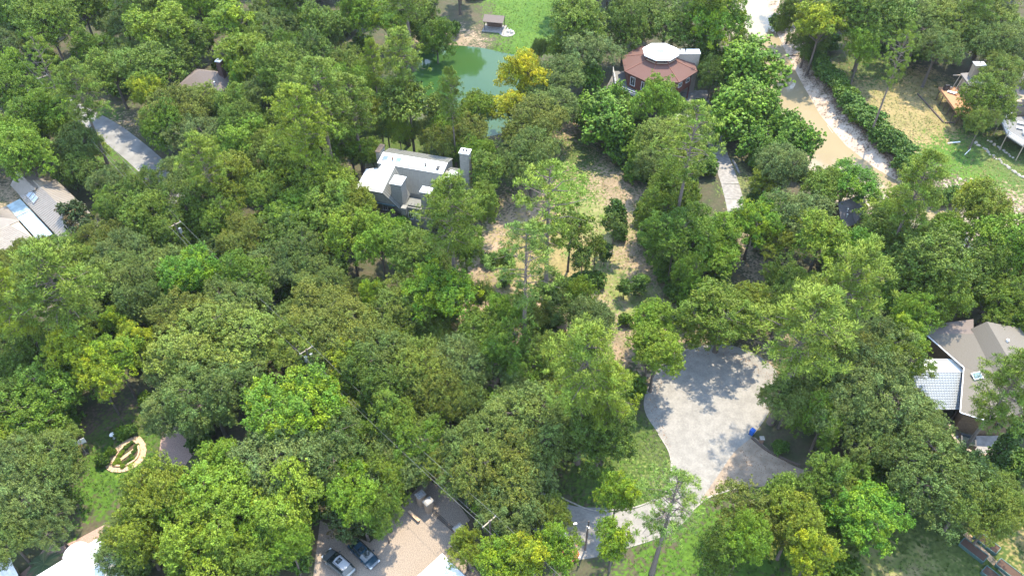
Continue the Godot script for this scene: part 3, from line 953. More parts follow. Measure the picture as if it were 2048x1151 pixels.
func plant_all():
	var L := {
		"dark": [40,45,60, 195,95,40, 300,22,46, 380,92,46, 350,128,32, 330,268,42, 30,190,50, 70,235,46, 560,30,46, 605,45,36, 840,38,42, 872,70,32, 622,132,46, 700,205,42, 700,292,42, 560,262,42, 1250,62,52, 1330,50,52, 1290,25,42, 1415,95,32, 1425,150,30, 1350,392,52, 1590,22,34, 1620,70,36, 1345,470,50, 1325,425,40, 1380,500,52, 1388,458,46, 1370,560,36, 1450,630,74, 1105,590,38, 1045,755,44, 335,480,42, 290,392,42, 372,425,52, 432,445,48, 500,560,52, 60,720,52, 30,765,46, 75,815,70, 115,775,50, 215,585,40, 560,480,52, 1000,705,56, 770,800,52, 722,762,50, 835,885,52, 770,962,46, 1200,880,66, 1760,482,48, 1850,540,86, 1885,600,62, 1812,505,52, 1992,590,54, 2022,640,46, 1560,560,34, 1945,560,52, 1560,620,40, 1645,850,50, 1440,1110,48, 1985,195,52, 1780,740,50, 30,820,44, 890,620,36],
		"oak": [30,95,38, 250,50,52, 20,252,42, 398,212,46, 350,228,56, 390,262,48, 155,302,42, 222,368,34, 370,368,52, 545,62,46, 690,142,34, 940,265,46, 880,292,34, 1078,100,15, 1180,112,56, 1110,162,56, 1090,212,56, 1070,265,56, 1062,332,58, 1340,292,58, 1318,335,44, 1385,262,40, 1840,62,62, 1900,52,62, 1980,42,62, 1870,112,46, 1960,92,52, 2025,92,52, 1820,20,52, 2012,155,46, 1962,250,28, 1562,335,46, 205,482,38, 250,512,42, 230,552,60, 290,592,52, 430,690,96, 380,642,62, 482,622,62, 352,732,54, 442,762,80, 490,482,52, 15,530,40, 62,512,32, 600,512,52, 542,542,52, 642,562,52, 872,542,36, 800,622,62, 642,622,70, 702,682,70, 762,722,70, 842,742,60, 582,702,62, 922,742,58, 970,592,24, 1140,622,42, 1182,652,54, 1100,722,50, 1602,442,60, 1762,702,52, 1702,742,60, 88,948,64, 52,1002,70, 20,1082,54, 100,1050,46, 60,932,54, 422,802,80, 372,832,58, 562,922,88, 652,902,78, 862,782,52, 900,822,42, 942,812,42, 952,902,62, 1002,962,70, 932,962,52, 1012,1032,60, 1062,862,76, 1052,982,60, 1102,1032,42, 1502,1042,78, 1682,832,60, 1748,802,82, 1808,856,56, 1580,800,52, 1742,882,60, 1862,962,88, 1932,1002,70, 1592,1000,34, 1800,720,50, 1985,1040,52, 1032,800,40],
		"broad": [110,80,56, 165,25,52, 330,75,56, 400,30,42, 490,110,46, 225,142,52, 300,152,52, 110,237,42, 60,320,52, 30,292,42, 455,367,52, 490,292,46, 650,60,50, 715,40,36, 570,160,50, 760,242,32, 640,292,50, 580,332,52, 650,372,58, 530,392,46, 980,342,50, 1160,60,52, 1305,230,40, 1740,50,68, 1720,112,32, 1640,382,42, 300,442,46, 590,432,52, 662,432,58, 702,482,52, 762,502,50, 832,522,50, 960,662,46, 1432,472,50, 1302,642,44, 1312,722,48, 1642,482,60, 1792,422,50, 1890,472,38, 1972,422,60, 2002,502,70, 1812,652,42, 290,1035,46, 332,1012,68, 432,1002,80, 282,1082,58, 402,1102,70, 482,1122,52, 582,1002,78, 532,1062,58, 582,1100,44, 520,1125,50, 722,1022,58, 768,1040,36, 792,852,50, 932,1095,36, 1112,1110,50, 1640,966,50, 1582,1062,58, 745,310,26, 712,418,36, 1480,1100,50],
		"lime": [482,162,26, 775,45,38, 1432,60,56, 1690,372,50, 392,560,56, 792,472,32, 882,602,60, 1506,456,48, 1692,512,54, 602,840,86, 702,962,48, 1732,1030,62, 645,830,60, 1550,430,40],
		"yellow": [460,50,42, 300,202,32, 1642,50,50, 1960,372,40, 225,642,27, 150,712,58, 230,717,54, 270,692,32, 200,762,44, 745,602,26, 692,722,36, 1042,1130,48, 1000,1140,44, 1232,1000,36, 1228,1090,38, 1622,1110,48, 1810,680,40],
		"golden": [1040,168,44, 1018,215,34, 1062,140,22],
		"magnolia": [150,440,26, 175,470,22, 690,1040,36, 745,1000,34, 740,720,28],
		"pine": [150,178,40, 405,312,40, 800,122,44, 640,205,58, 702,190,42, 602,172,42, 905,202,26, 600,268,50, 112,566,70, 20,605,42, 900,450,56, 1172,745,74, 1702,580,64, 1612,660,74, 1830,385,50, 2002,790,52, 745,118,22, 1225,770,46],
		"thin_pine": [1098,440,62, 1050,545,54, 1375,312,46, 95,147,24, 1795,125,24],
		"open": [820,225,56, 1140,472,42, 1165,522,24, 1192,492,24, 1230,455,26, 1300,700,40, 1345,510,30],
		"vine": [1180,152,24, 1200,220,46, 1232,205,22, 1222,262,40, 1498,145,52, 1472,222,46, 1438,255,26, 1512,290,26, 1590,292,36, 1382,600,22, 1528,215,34, 1560,262,30, 1545,330,28],
		"sapling": [1250,575,14, 1282,565,16, 1232,432,20, 1210,505,14, 250,560,14, 955,600,12, 870,60,14],
		"shrub": [1625, 108, 17, 1638, 125, 19, 1650, 140, 19, 1662, 155, 21, 1678, 172, 19, 1690, 190, 21, 1702, 205, 21, 1718, 222, 21, 1732, 238, 21, 1748, 250, 23, 1762, 262, 23, 1780, 275, 23, 1795, 290, 21, 1810, 305, 21, 1825, 320, 19, 1838, 338, 19, 1775, 290, 17, 1755, 272, 17, 1722, 235, 17, 1810, 322, 19,
			243,866,13, 260,862,12, 222,905,9, 205,922,11, 292,800,14, 305,808,13, 1330,545,20, 1350,585,18, 1345,520,24, 1365,640,18, 1050,610,20, 1150,570,20, 1170,560,18, 1190,560,18, 980,520,14, 1010,560,12, 1240,470,14, 1290,430,20, 1305,480,22, 1270,345,24, 1250,310,24, 1235,280,22, 850,75,14, 905,60,16, 800,930,22, 830,950,20, 780,980,24, 1250,640,12, 1560,895,14, 2030,930,30, 2000,940,26, 1830,345,18, 1875,375,22, 1910,380,20, 1560,640,18, 1550,560,16, 1525,480,18, 1512,400,16, 1515,330,18, 1560,35,16, 1950,250,18, 1100,640,22, 1080,660,20, 1120,690,22, 950,700,24, 920,690,20, 1400,215,16, 760,450,18, 800,450,20, 950,420,22, 970,400,22, 955,380,18],
	}
	for k in L:
		var a: Array = L[k]
		for i in range(0, a.size(), 3): plant(k, a[i], a[i + 1], a[i + 2], 0 if k == "lime" and a[i] > 590 and a[i] < 650 else -1)
	# tall open tree on the front lawn
	put("thin_pine", G(1304, 1146), 0.78, 0.86, 0)
	var more := [470, 228, 40, 520, 200, 36, 722, 160, 32, 760, 190, 34, 480, 262, 40, 540, 320, 40, 660, 160, 36, 585, 105, 34, 520, 130, 34, 250, 110, 36, 20, 140, 36, 250, 430, 32, 520, 90, 30, 850, 262, 30, 885, 268, 30, 925, 300, 28, 960, 310, 28, 775, 262, 28, 800, 275, 24, 880, 240, 36, 955, 232, 34, 925, 250, 32, 962, 432, 34, 932, 500, 38, 1012, 640, 36, 1062, 640, 36, 1160, 610, 28, 1010, 525, 22]
	for i in range(0, more.size(), 3): plant(["broad", "oak", "broad", "dark"][(i / 3) % 4], more[i], more[i + 1], more[i + 2])
	# the woods go on past the edges of the view
	var mix := ["oak", "broad", "dark", "oak", "pine", "broad"]
	for i in 50:
		var ex := (-160 + i * 98 if i < 25 else -130 + (i - 25) * 98) + rng.randf_range(-25, 25)
		var ey := (-38 if i < 25 else -80) + rng.randf_range(-14, 10)
		if (ex > 950 and ex < 1125) or (ex > 1440 and ex < 1570): continue
		plant(mix[(i + (2 if i >= 25 else 0)) % 6], ex, ey, 46)
	for i in 10:
		plant(mix[i % 4], -75 + rng.randf_range(-20, 10), 60 + i * 120, 52)
		if i != 1 and i != 2 and i != 7: plant(mix[(i + 1) % 4], 2125 + rng.randf_range(-10, 20), 60 + i * 120, 52)
	for i in 9: plant(mix[i % 4], 330 + i * 38 if i < 4 else 1250 + i * 90, 1235, 55)

# low growth under the trees, kept off lawns, paving, water and houses
func undergrowth(keep: Array):
	var n := 0
	var tries := 0
	while n < 460 and tries < 6000:
		tries += 1
		var px := rng.randf_range(-20, 2070)
		var py := rng.randf_range(-10, 1170)
		var p := G(px, py)
		var p2 := Vector2(p.x, p.z)
		var ok := true
		for q in keep:
			if Geometry2D.is_point_in_polygon(p2, q): ok = false; break
		if not ok or pond_dist(p2) < 2.0 or creek_dist(p2) < 5.0: continue
		n += 1
		var s := rng.randf_range(0.8, 1.7)
		if n % 2 == 0:
			var q := rng.randf_range(0.5, 0.75)
			put(["dark", "broad", "oak"][rng.randi() % 3], Vector3(p.x, ground_h(p.x, p.z) - 0.02, p.z), q, q * 0.9)
			continue
		put("shrub", Vector3(p.x, ground_h(p.x, p.z) - 0.02, p.z), s, s * rng.randf_range(0.8, 1.2))

# ---------------------------------------------------------------- buildings
# prism along x from a closed (z, y) profile
func extr_x(m: MB, prof: Array, x0: float, x1: float):
	var a = []
	var b = []
	var c = Vector3.ZERO
	for q in prof:
		a.append(Vector3(x0, q.y, q.x)); b.append(Vector3(x1, q.y, q.x))
		c += a[-1] + b[-1]
	c /= prof.size() * 2.0
	m.poly(a, c); m.poly(b, c)
	for i in a.size():
		var j = (i + 1) % a.size()
		m.poly([a[i], a[j], b[j], b[i]], c)

# prism along z from a closed (x, y) profile
func extr_z(m: MB, prof: Array, z0: float, z1: float):
	var a = []
	var b = []
	var c = Vector3.ZERO
	for q in prof:
		a.append(Vector3(q.x, q.y, z0)); b.append(Vector3(q.x, q.y, z1))
		c += a[-1] + b[-1]
	c /= prof.size() * 2.0
	m.poly(a, c); m.poly(b, c)
	for i in a.size():
		var j = (i + 1) % a.size()
		m.poly([a[i], a[j], b[j], b[i]], c)

func roof(parent: Node, pts: Array, mt: Material, seam = 0.0, t = 0.14, called = "roof") -> MeshInstance3D:
	var m = MB.new()
	m.slab(pts, t)
	var o = obj(called, m, mt, parent)
	if seam > 0.0 and pts.size() == 4:
		var s = MB.new()
		s.seams(pts[0], pts[1], pts[2], pts[3], seam, 0.06, 0.06)
		var q = obj("standing_seam", s, mt, o)
		q.set_meta("kind", "stuff")
	return o

func chimney(parent: Node, x0, x1, z0, z1, y0, y1, wall: Material, cap: Material, flues = 1):
	var c = bxp("chimney", parent, wall, x0, x1, y0, y1, z0, z1)
	bxp("chimney_cap", c, cap, x0 - 0.12, x1 + 0.12, y1, y1 + 0.14, z0 - 0.12, z1 + 0.12)
	for i in flues:
		var m = MB.new()
		var fx: float = lerp(float(x0), float(x1), (i + 1.0) / (flues + 1.0))
		m.tube([Vector3(fx, y1 + 0.12, (z0 + z1) / 2.0), Vector3(fx, y1 + 0.5, (z0 + z1) / 2.0)], [0.16, 0.16], 8)
		obj("flue", m, M.dark_metal, c)

func vent(parent: Node, p: Vector3, mt: Material, r = 0.14, h = 0.45):
	var m = MB.new()
	m.tube([p - Vector3(0, 0.2, 0), p + Vector3(0, h, 0)], [r, r], 8)
	m.tube([p + Vector3(0, h, 0), p + Vector3(0, h + 0.12, 0)], [r * 1.7, r * 1.2], 8)
	obj("roof_vent", m, mt, parent)

func skylight(parent: Node, p: Vector3, w: float, d: float, tiltb = Basis.IDENTITY):
	var m = MB.new()
	for s in [-1, 1]:
		m.box(p + tiltb * Vector3(s * w / 2, 0.05, 0), Vector3(0.1, 0.22, d + 0.1), tiltb)
		m.box(p + tiltb * Vector3(0, 0.05, s * d / 2), Vector3(w - 0.1, 0.22, 0.1), tiltb)
	var f = obj("skylight", m, M.steel, parent)
	var g = MB.new()
	g.box(p + tiltb * Vector3(0, 0.1, 0), Vector3(w - 0.1, 0.05, d - 0.1), tiltb)
	obj("pane", g, M.skylight, f)

func V(x, y, z) -> Vector3: return Vector3(x, y, z)

func grey_house():
	var t = thing("grey_house", "grey house with white roof strips and tall boxed chimneys among the trees", "house", at(V(-23.8, 0, -123.5), V(0.965, 0, 0.27)))
	var m = MB.new()
	extr_x(m, [Vector2(-2.8, -0.2), Vector2(-2.8, 7.7), Vector2(0, 8.7), Vector2(2.9, 8.2), Vector2(5.3, 4.7), Vector2(5.3, -0.2)], 0.05, 12.35)
	obj("wall", m, M.grey_wall, t)
	roof(t, [V(-0.15, 7.9, -2.95), V(12.5, 7.9, -2.95), V(12.5, 8.95, 0), V(-0.15, 8.95, 0)], M.grey_metal, 0.5)
	roof(t, [V(-0.15, 8.97, 0.02), V(12.5, 8.97, 0.02), V(12.5, 8.5, 2.9), V(-0.15, 8.5, 2.9)], M.membrane)
	roof(t, [V(3.3, 8.46, 2.93), V(12.5, 8.46, 2.93), V(12.5, 4.9, 5.4), V(3.3, 4.9, 5.4)], M.grey_metal, 0.42)
	# front wing
	var w = MB.new()
	extr_z(w, [Vector2(-0.2, -0.2), Vector2(-0.2, 5.8), Vector2(0.9, 7.0), Vector2(3.3, 7.0), Vector2(6.6, 3.4), Vector2(6.6, -0.2)], 3.0, 8.2)
	obj("wing_wall", w, M.grey_wall, t)
	roof(t, [V(0.8, 8.45, 2.95), V(3.3, 8.45, 2.95), V(3.3, 7.2, 9.4), V(0.8, 7.2, 9.4)], M.membrane)
	roof(t, [V(3.34, 8.4, 2.95), V(3.34, 7.18, 9.4), V(6.9, 3.5, 9.4), V(6.9, 4.7, 5.5)], M.grey_metal, 0.5)
	roof(t, [V(0.76, 8.4, 2.95), V(0.76, 7.18, 9.4), V(-0.6, 5.7, 9.4), V(-0.6, 6.9, 2.95)], M.membrane)
	roof(t, [V(-0.65, 6.8, 2.2), V(-0.65, 6.1, 7.6), V(-3.0, 5.4, 7.6), V(-3.0, 6.1, 2.2)], M.membrane)
	bxp("side_wall", t, M.grey_wall, -2.8, -0.3, -0.2, 5.3, 2.5, 7.4)
	# gable front with balcony
	bxp("gable_brow", t, M.teal, 0.2, 5.6, 4.6, 4.75, 8.25, 9.6)
	var g = MB.new()
	g.poly([V(-0.4, 5.4, 9.3), V(0.9, 6.9, 9.3), V(3.3, 6.9, 9.3), V(6.6, 3.5, 9.3), V(6.0, 3.4, 9.3), V(5.6, 4.4, 9.3), V(0.2, 4.4, 9.3)], V(3, 4, 0))
	g.poly([V(-0.4, 5.4, 9.18), V(0.9, 6.9, 9.18), V(3.3, 6.9, 9.18), V(6.6, 3.5, 9.18), V(6.0, 3.4, 9.18), V(5.6, 4.4, 9.18), V(0.2, 4.4, 9.18)], V(3, 4, 20))
	obj("gable_face", g, M.grey_wall, t)
	bxp("balcony", t, M.timber, 0.2, 5.6, 1.9, 2.1, 8.22, 10.0)
	for i in 8: bxp("railing_post", t, M.timber, 0.3 + i * 0.74, 0.38 + i * 0.74, 2.1, 3.0, 9.85, 9.93)
	bxp("handrail", t, M.timber, 0.2, 5.6, 3.0, 3.08, 9.84, 9.96)
	window(t, V(2.9, 3.25, 8.2), V(0, 0, 1), 0.9, 1.9, M.white, "balcony_door")
	window(t, V(3.9, 3.25, 8.2), V(0, 0, 1), 0.9, 1.9, M.white, "balcony_door")
	window(t, V(1.0, 3.6, 8.2), V(0, 0, 1), 0.6, 0.6, M.dark_metal)
	# flat part between the front chimneys
	bxp("flat_wall", t, M.grey_wall, 6.6, 12.3, -0.2, 3.9, 5.3, 8.6)
	bxp("flat_roof", t, M.grey_metal, 6.62, 12.4, 3.9, 4.08, 5.45, 8.8)
	bxp("parapet", t, M.grey_wall, 7.0, 10.3, 4.08, 4.4, 8.6, 8.78)
	for i in 4: bxp("roof_panel", t, M.grey_metal, 7.4 + i * 0.62, 7.95 + i * 0.62, 4.1, 4.45, 7.5, 8.2)
	bxp("small_gable", t, M.grey_wall, 6.62, 7.6, 3.0, 4.6, 8.62, 9.6)
	chimney(t, 4.7, 6.7, 6.2, 8.6, 3.0, 8.9, M.grey_wall, M.grey_cap, 0)
	chimney(t, 10.5, 12.3, 7.6, 9.1, -0.2, 8.6, M.grey_wall, M.grey_cap, 0)
	# end wing with its own white strip
	var e = MB.new()
	extr_x(e, [Vector2(-1.2, -0.2), Vector2(-1.2, 6.9), Vector2(0.7, 7.8), Vector2(4.6, 7.6), Vector2(8.4, 3.2), Vector2(8.4, -0.2)], 12.42, 15.3)
	obj("end_wall", e, M.grey_wall, t)
	roof(t, [V(12.6, 7.1, -1.3), V(15.4, 7.1, -1.3), V(15.4, 8.0, 0.7), V(12.6, 8.0, 0.7)], M.grey_metal, 0.5)
	roof(t, [V(13.2, 8.02, 0.72), V(15.4, 8.02, 0.72), V(15.4, 7.82, 4.6), V(13.2, 7.82, 4.6)], M.membrane)
	roof(t, [V(12.6, 7.78, 4.63), V(15.4, 7.78, 4.63), V(15.4, 3.4, 8.5), V(12.6, 3.4, 8.5)], M.grey_metal, 0.45)
	chimney(t, 15.5, 17.2, 0.3, 1.7, -0.2, 12.8, M.grey_wall, M.grey_cap, 2)
	bxp("chimney_shoulder", t, M.grey_wall, 15.42, 17.3, -0.2, 4.6, 1.75, 5.2)
	chimney(t, -1.05, -0.3, -1.2, 1.2, -0.2, 9.6, M.grey_wall, M.timber, 0)
	var tb = Basis(Vector3(1, 0, 0), 0.16)
	skylight(t, V(0.9, 8.75, 1.5), 1.0, 1.0, tb)
	skylight(t, V(3.5, 8.75, 1.4), 1.0, 1.0, tb)
	vent(t, V(2.4, 8.75, 1.6), M.brick)
	vent(t, V(5.8, 8.65, 2.1), M.steel)
	vent(t, V(8.8, 8.7, 1.7), M.dark_metal)
	bxp("roof_unit", t, M.dark_metal, 11.0, 11.5, 8.55, 8.95, 1.3, 2.2)
	bxp("roof_unit", t, M.dark_metal, 14.1, 14.5, 7.9, 8.3, 2.4, 3.8)
	for i in 3: window(t, V(8.0 + i * 1.4, 2.3, 8.6), V(0, 0, 1), 0.9, 1.5, M.white)

func octagon(R: float, c = Vector3.ZERO) -> Array:
	var o = []
	for k in 8: o.append(c + Vector3(cos(PI / 8 + k * PI / 4) * R, 0, sin(PI / 8 + k * PI / 4) * R))
	return o

func octagonal_house():
	var t = thing("octagonal_house", "octagonal house with reddish brown shingle roof and white cupola top", "house", at(V(32.3, 0, -159.7)))
	var m = MB.new()
	m.prism(octagon(7.5), 3.3, 6.75)
	obj("upper_wall", m, M.red_wall, t)
	m = MB.new()
	m.prism(octagon(5.0, V(-0.6, 0, -1.0)), -0.2, 3.3)
	obj("ground_floor_wall", m, M.red_wall, t)
	var lo = octagon(8.55)
	var hi = octagon(3.55)
	for k in 8:
		var j = (k + 1) % 8
		var p = []
		for q in [lo[k], lo[j]]: p.append(q + V(0, 7.0, 0))
		for q in [hi[j], hi[k]]: p.append(q + V(0, 8.5, 0))
		roof(t, p, M.red_shingle, 0.0, 0.2, "roof_panel")
	for k in 8:
		var r = MB.new()
		r.tube([lo[k] + V(0, 7.02, 0), hi[k] + V(0, 8.52, 0)], [0.11, 0.11], 5)
		obj("ridge_cap", r, M.red_ridge, t)
	# cupola
	m = MB.new()
	m.prism(octagon(3.45), 7.8, 9.72)
	var cu = obj("cupola", m, M.red_wall, t)
	m = MB.new()
	m.prism(octagon(4.05), 9.73, 9.93)
	obj("cupola_roof", m, M.white, cu)
	for k in 8:
		var a = k * PI / 4
		var n = V(cos(a), 0, sin(a))
		var x = Vector3.UP.cross(n)
		var g = MB.new()
		g.box(n * 3.2 + V(0, 9.3, 0), V(2.1, 0.6, 0.06), Basis(x, Vector3.UP, n))
		obj("cupola_window", g, M.glass, cu)
		g = MB.new()
		g.box(n * 3.24 + V(0, 8.9, 0), V(2.4, 0.14, 0.16), Basis(x, Vector3.UP, n))
		obj("cupola_sill", g, M.wood_pale, cu)
	skylight(t, V(-0.2, 9.93, 0.1), 1.5, 1.1)
	# long stone chimney wall
	var s = bxp("stone_wall", t, M.flag, 3.9, 8.7, -0.2, 9.3, -2.0, -0.1)
	bxp("wall_cap", s, M.white, 3.8, 8.8, 9.3, 9.42, -2.1, 0.0)
	for x in [4.3, 5.5]:
		var f = MB.new()
		f.tube([V(x, 9.4, -0.7), V(x, 10.0, -0.7)], [0.12, 0.12], 8)
		f.tube([V(x, 10.0, -0.7), V(x, 10.12, -0.7)], [0.22, 0.16], 8)
		obj("flue", f, M.dark_metal, s)
	# windows of the upper floor, posts under it
	for k in [0, 1, 2, 3]:
		var a = k * PI / 4
		var n = V(cos(a), 0, sin(a))
		var x = Vector3.UP.cross(n)
		for e in ([-1.5, 1.5] if k != 1 else [-1.3, 1.5]):
			window(t, n * 6.93 + x * e + V(0, 5.2 if k < 2 else 4.9, 0), n, 1.3, 1.0 if k < 2 else 2.0, M.white)
	for q in octagon(7.3):
		var po = MB.new()
		po.tube([q + V(0, -0.2, 0), q + V(0, 3.3, 0)], [0.16, 0.16], 8)
		obj("post", po, M.red_wall, t)
	bxp("carport_wall", t, M.flag, 2.6, 2.9, -0.2, 3.28, 0.5, 6.0)
	# deck round the outer side, with ramp
	m = MB.new()
	m.prism([V(-9.6, 0, -3.5), V(-6.9, 0, -3.5), V(-6.9, 0, 3.0), V(-3.2, 0, 6.9), V(-4.2, 0, 8.6), V(-9.6, 0, 4.0)], 3.1, 3.28)
	var d = obj("deck", m, M.deck_grey, t)
	m = MB.new()
	m.slab([V(-9.7, 3.2, -2.0), V(-9.7, 3.2, 0.2), V(-12.4, 0.1, 4.8), V(-12.4, 0.1, 2.6)], 0.15)
	obj("ramp", m, M.concrete, d)
	var rl = [V(-9.5, 3.28, -3.4), V(-9.5, 3.28, 4.0), V(-4.3, 3.28, 8.4)]
	for i in 2:
		var r = MB.new()
		for y in [0.5, 1.0]: r.tube([rl[i] + V(0, y, 0), rl[i + 1] + V(0, y, 0)], [0.045, 0.045], 5)
		obj("rail", r, M.white, d)
	for i in 5:
		var r = MB.new()
		var q: Vector3 = rl[0].lerp(rl[1], i / 4.0)
		r.tube([q + V(0, -3.4, 0), q + V(0, 1.05, 0)], [0.07, 0.07], 6)
		obj("deck_post", r, M.white, d)

func brown_house():
	var t = thing("brown_house", "long house with brown shingle roof, square skylight and tiled carport wing", "house", at(V(62.0, 0, -82.0)))
	# local x from 62, z from -82
	var m = MB.new()
	m.prism([V(2.0, 0, 0.6), V(4.9, 0, 6.4), V(1.6, 0, 14.2), V(4.2, 0, 15.4), V(9, 0, 15.6), V(9, 0, 1.4)], -0.2, 4.35)
	obj("wall", m, M.brown_wall, t)
	m = MB.new()
	m.prism([V(7.6, 0, 1.6), V(17.5, 0, 1.6), V(17.5, 0, 15.5), V(7.6, 0, 15.5)], 4.0, 5.4)
	obj("upper_wall", m, M.brown_wall, t)
	# outer roof plane falls from the valley to the eave
	roof(t, [V(7.0, 6.4, 1.6), V(1.1, 4.75, 0.1), V(4.25, 4.75, 6.6), V(7.0, 6.0, 9.8)], M.brown_shingle, 0.0, 0.18)
	roof(t, [V(7.0, 6.0, 9.82), V(4.25, 4.75, 6.62), V(0.6, 4.6, 14.6), V(3.4, 4.6, 15.9), V(7.0, 5.6, 15.9)], M.brown_shingle, 0.0, 0.18)
	roof(t, [V(1.6, 4.9, -1.6), V(1.1, 4.72, 0.08), V(7.0, 6.38, 1.58), V(8.2, 6.4, -1.4)], M.brown_shingle2, 0.0, 0.18)
	# steep inner face and the high plane beyond the ridge
	roof(t, [V(7.02, 6.42, 0.6), V(8.7, 8.0, 0.6), V(8.7, 8.0, 16.0), V(7.02, 5.62, 16.0)], M.brown_shingle, 0.0, 0.18)
	roof(t, [V(8.74, 8.0, 0.6), V(18.2, 5.6, 0.6), V(18.2, 5.6, 16.0), V(8.74, 8.0, 16.0)], M.brown_shingle, 0.0, 0.18)
	# eave fascia
	for e in [[V(1.05, 4.6, 0.1), V(4.2, 4.6, 6.6)], [V(4.2, 4.6, 6.65), V(0.55, 4.45, 14.6)], [V(0.6, 4.45, 14.65), V(3.4, 4.45, 15.95)]]:
		var f = MB.new()
		f.tube([e[0], e[1]], [0.11, 0.11], 6)
		obj("gutter", f, M.white, t)
	var tb = Basis(Vector3(0, 0, 1), 0.36)
	skylight(t, V(4.9, 5.42, 8.9), 1.15, 1.15, tb)
	for q in [V(10.3, 7.6, 4.2), V(10.6, 7.55, 9.2), V(12.5, 7.1, 8.0)]: vent(t, q, M.white, 0.16, 0.3)
	# windows
	for q in [[V(3.6, 2.6, 3.9), V(-0.894, 0, 0.447)], [V(3.2, 2.6, 10.2), V(-0.92, 0, -0.39)], [V(2.5, 2.6, 12.2), V(-0.92, 0, -0.39)], [V(6.4, 2.6, 15.5), V(0, 0, 1)]]: window(t, q[0], q[1], 1.3, 1.3, M.timber)
	# terrace with low wall
	bxp("terrace", t, M.concrete2, 0.4, 7.0, -0.1, 0.6, 15.8, 19.2)
	var w = MB.new()
	for e in [[V(0.2, 0.9, 14.6), V(-0.2, 0.9, 16.0)], [V(-0.2, 0.9, 16.0), V(0.5, 0.9, 18.4)], [V(0.5, 0.9, 18.4), V(2.6, 0.9, 19.6)], [V(2.6, 0.9, 19.6), V(6.0, 0.9, 19.6)]]:
		var d: Vector3 = (e[1] - e[0]).normalized()
		w.box((e[0] + e[1]) * 0.5, V((e[1] - e[0]).length() + 0.2, 1.3, 0.35), Basis(d, Vector3.UP, d.cross(Vector3.UP)))
	obj("terrace_wall", w, M.tan_brick, t)
	var c = thing("tiled_carport", "carport with pale grey tiled metal roof joined to the brown house", "carport", at(V(57.5, 0, -77.6)))
	roof(c, [V(0, 3.95, 0), V(8.9, 3.95, 0), V(8.9, 3.85, 2.5), V(0, 3.85, 2.5)], M.membrane, 0.0, 0.15, "flat_roof")
	var sl = roof(c, [V(0, 3.8, 2.54), V(8.5, 3.8, 2.54), V(6.9, 2.6, 8.3), V(0, 2.6, 8.3)], M.tile_metal, 0.0, 0.12, "tiled_roof")
	var tl = MB.new()
	var a = V(0, 3.8, 2.54)
	for i in 14:
		var f = i / 14.0
		var p0: Vector3 = a.lerp(V(0, 2.6, 8.3), f)
		var p1: Vector3 = V(8.5, 3.8, 2.54).lerp(V(6.9, 2.6, 8.3), f)
		tl.tube([p0 + V(0, 0.02, 0), p1 + V(0, 0.02, 0)], [0.07, 0.07], 5)
	for i in 20:
		var f = (i + 0.5) / 20.0
		tl.tube([a.lerp(V(8.5, 3.8, 2.54), f), V(0, 2.6, 8.3).lerp(V(6.9, 2.6, 8.3), f)], [0.085, 0.085], 5)
	var q = obj("tile_rib", tl, M.tile_metal, sl)
	q.set_meta("kind", "stuff")
	for x in [0.3, 6.4]:
		for z in [0.3, 7.9]: bxp("post", c, M.timber, x, x + 0.16, -0.1, 2.55 if z > 1 else 3.75, z, z + 0.16)
	# outdoor equipment on the terrace
	var e2 = thing("hot_tub", "dark square hot tub on the terrace of the brown house", "hot tub", at(V(63.9, 0.6, -64.9), V(1, 0, 0.35)))
	bxp("shell", e2, M.timber, -1.0, 1.0, 0, 0.85, -0.9, 0.9)
	bxp("water", e2, M.glass, -0.8, 0.8, 0.852, 0.87, -0.7, 0.7)
	for s in [-1, 1]:
		bxp("rim", e2, M.dark_metal, s * 0.9 - 0.1, s * 0.9 + 0.1, 0.852, 0.93, -0.9, 0.9)
		bxp("rim", e2, M.dark_metal, -0.79, 0.79, 0.852, 0.92, s * 0.8 - 0.1, s * 0.8 + 0.1)

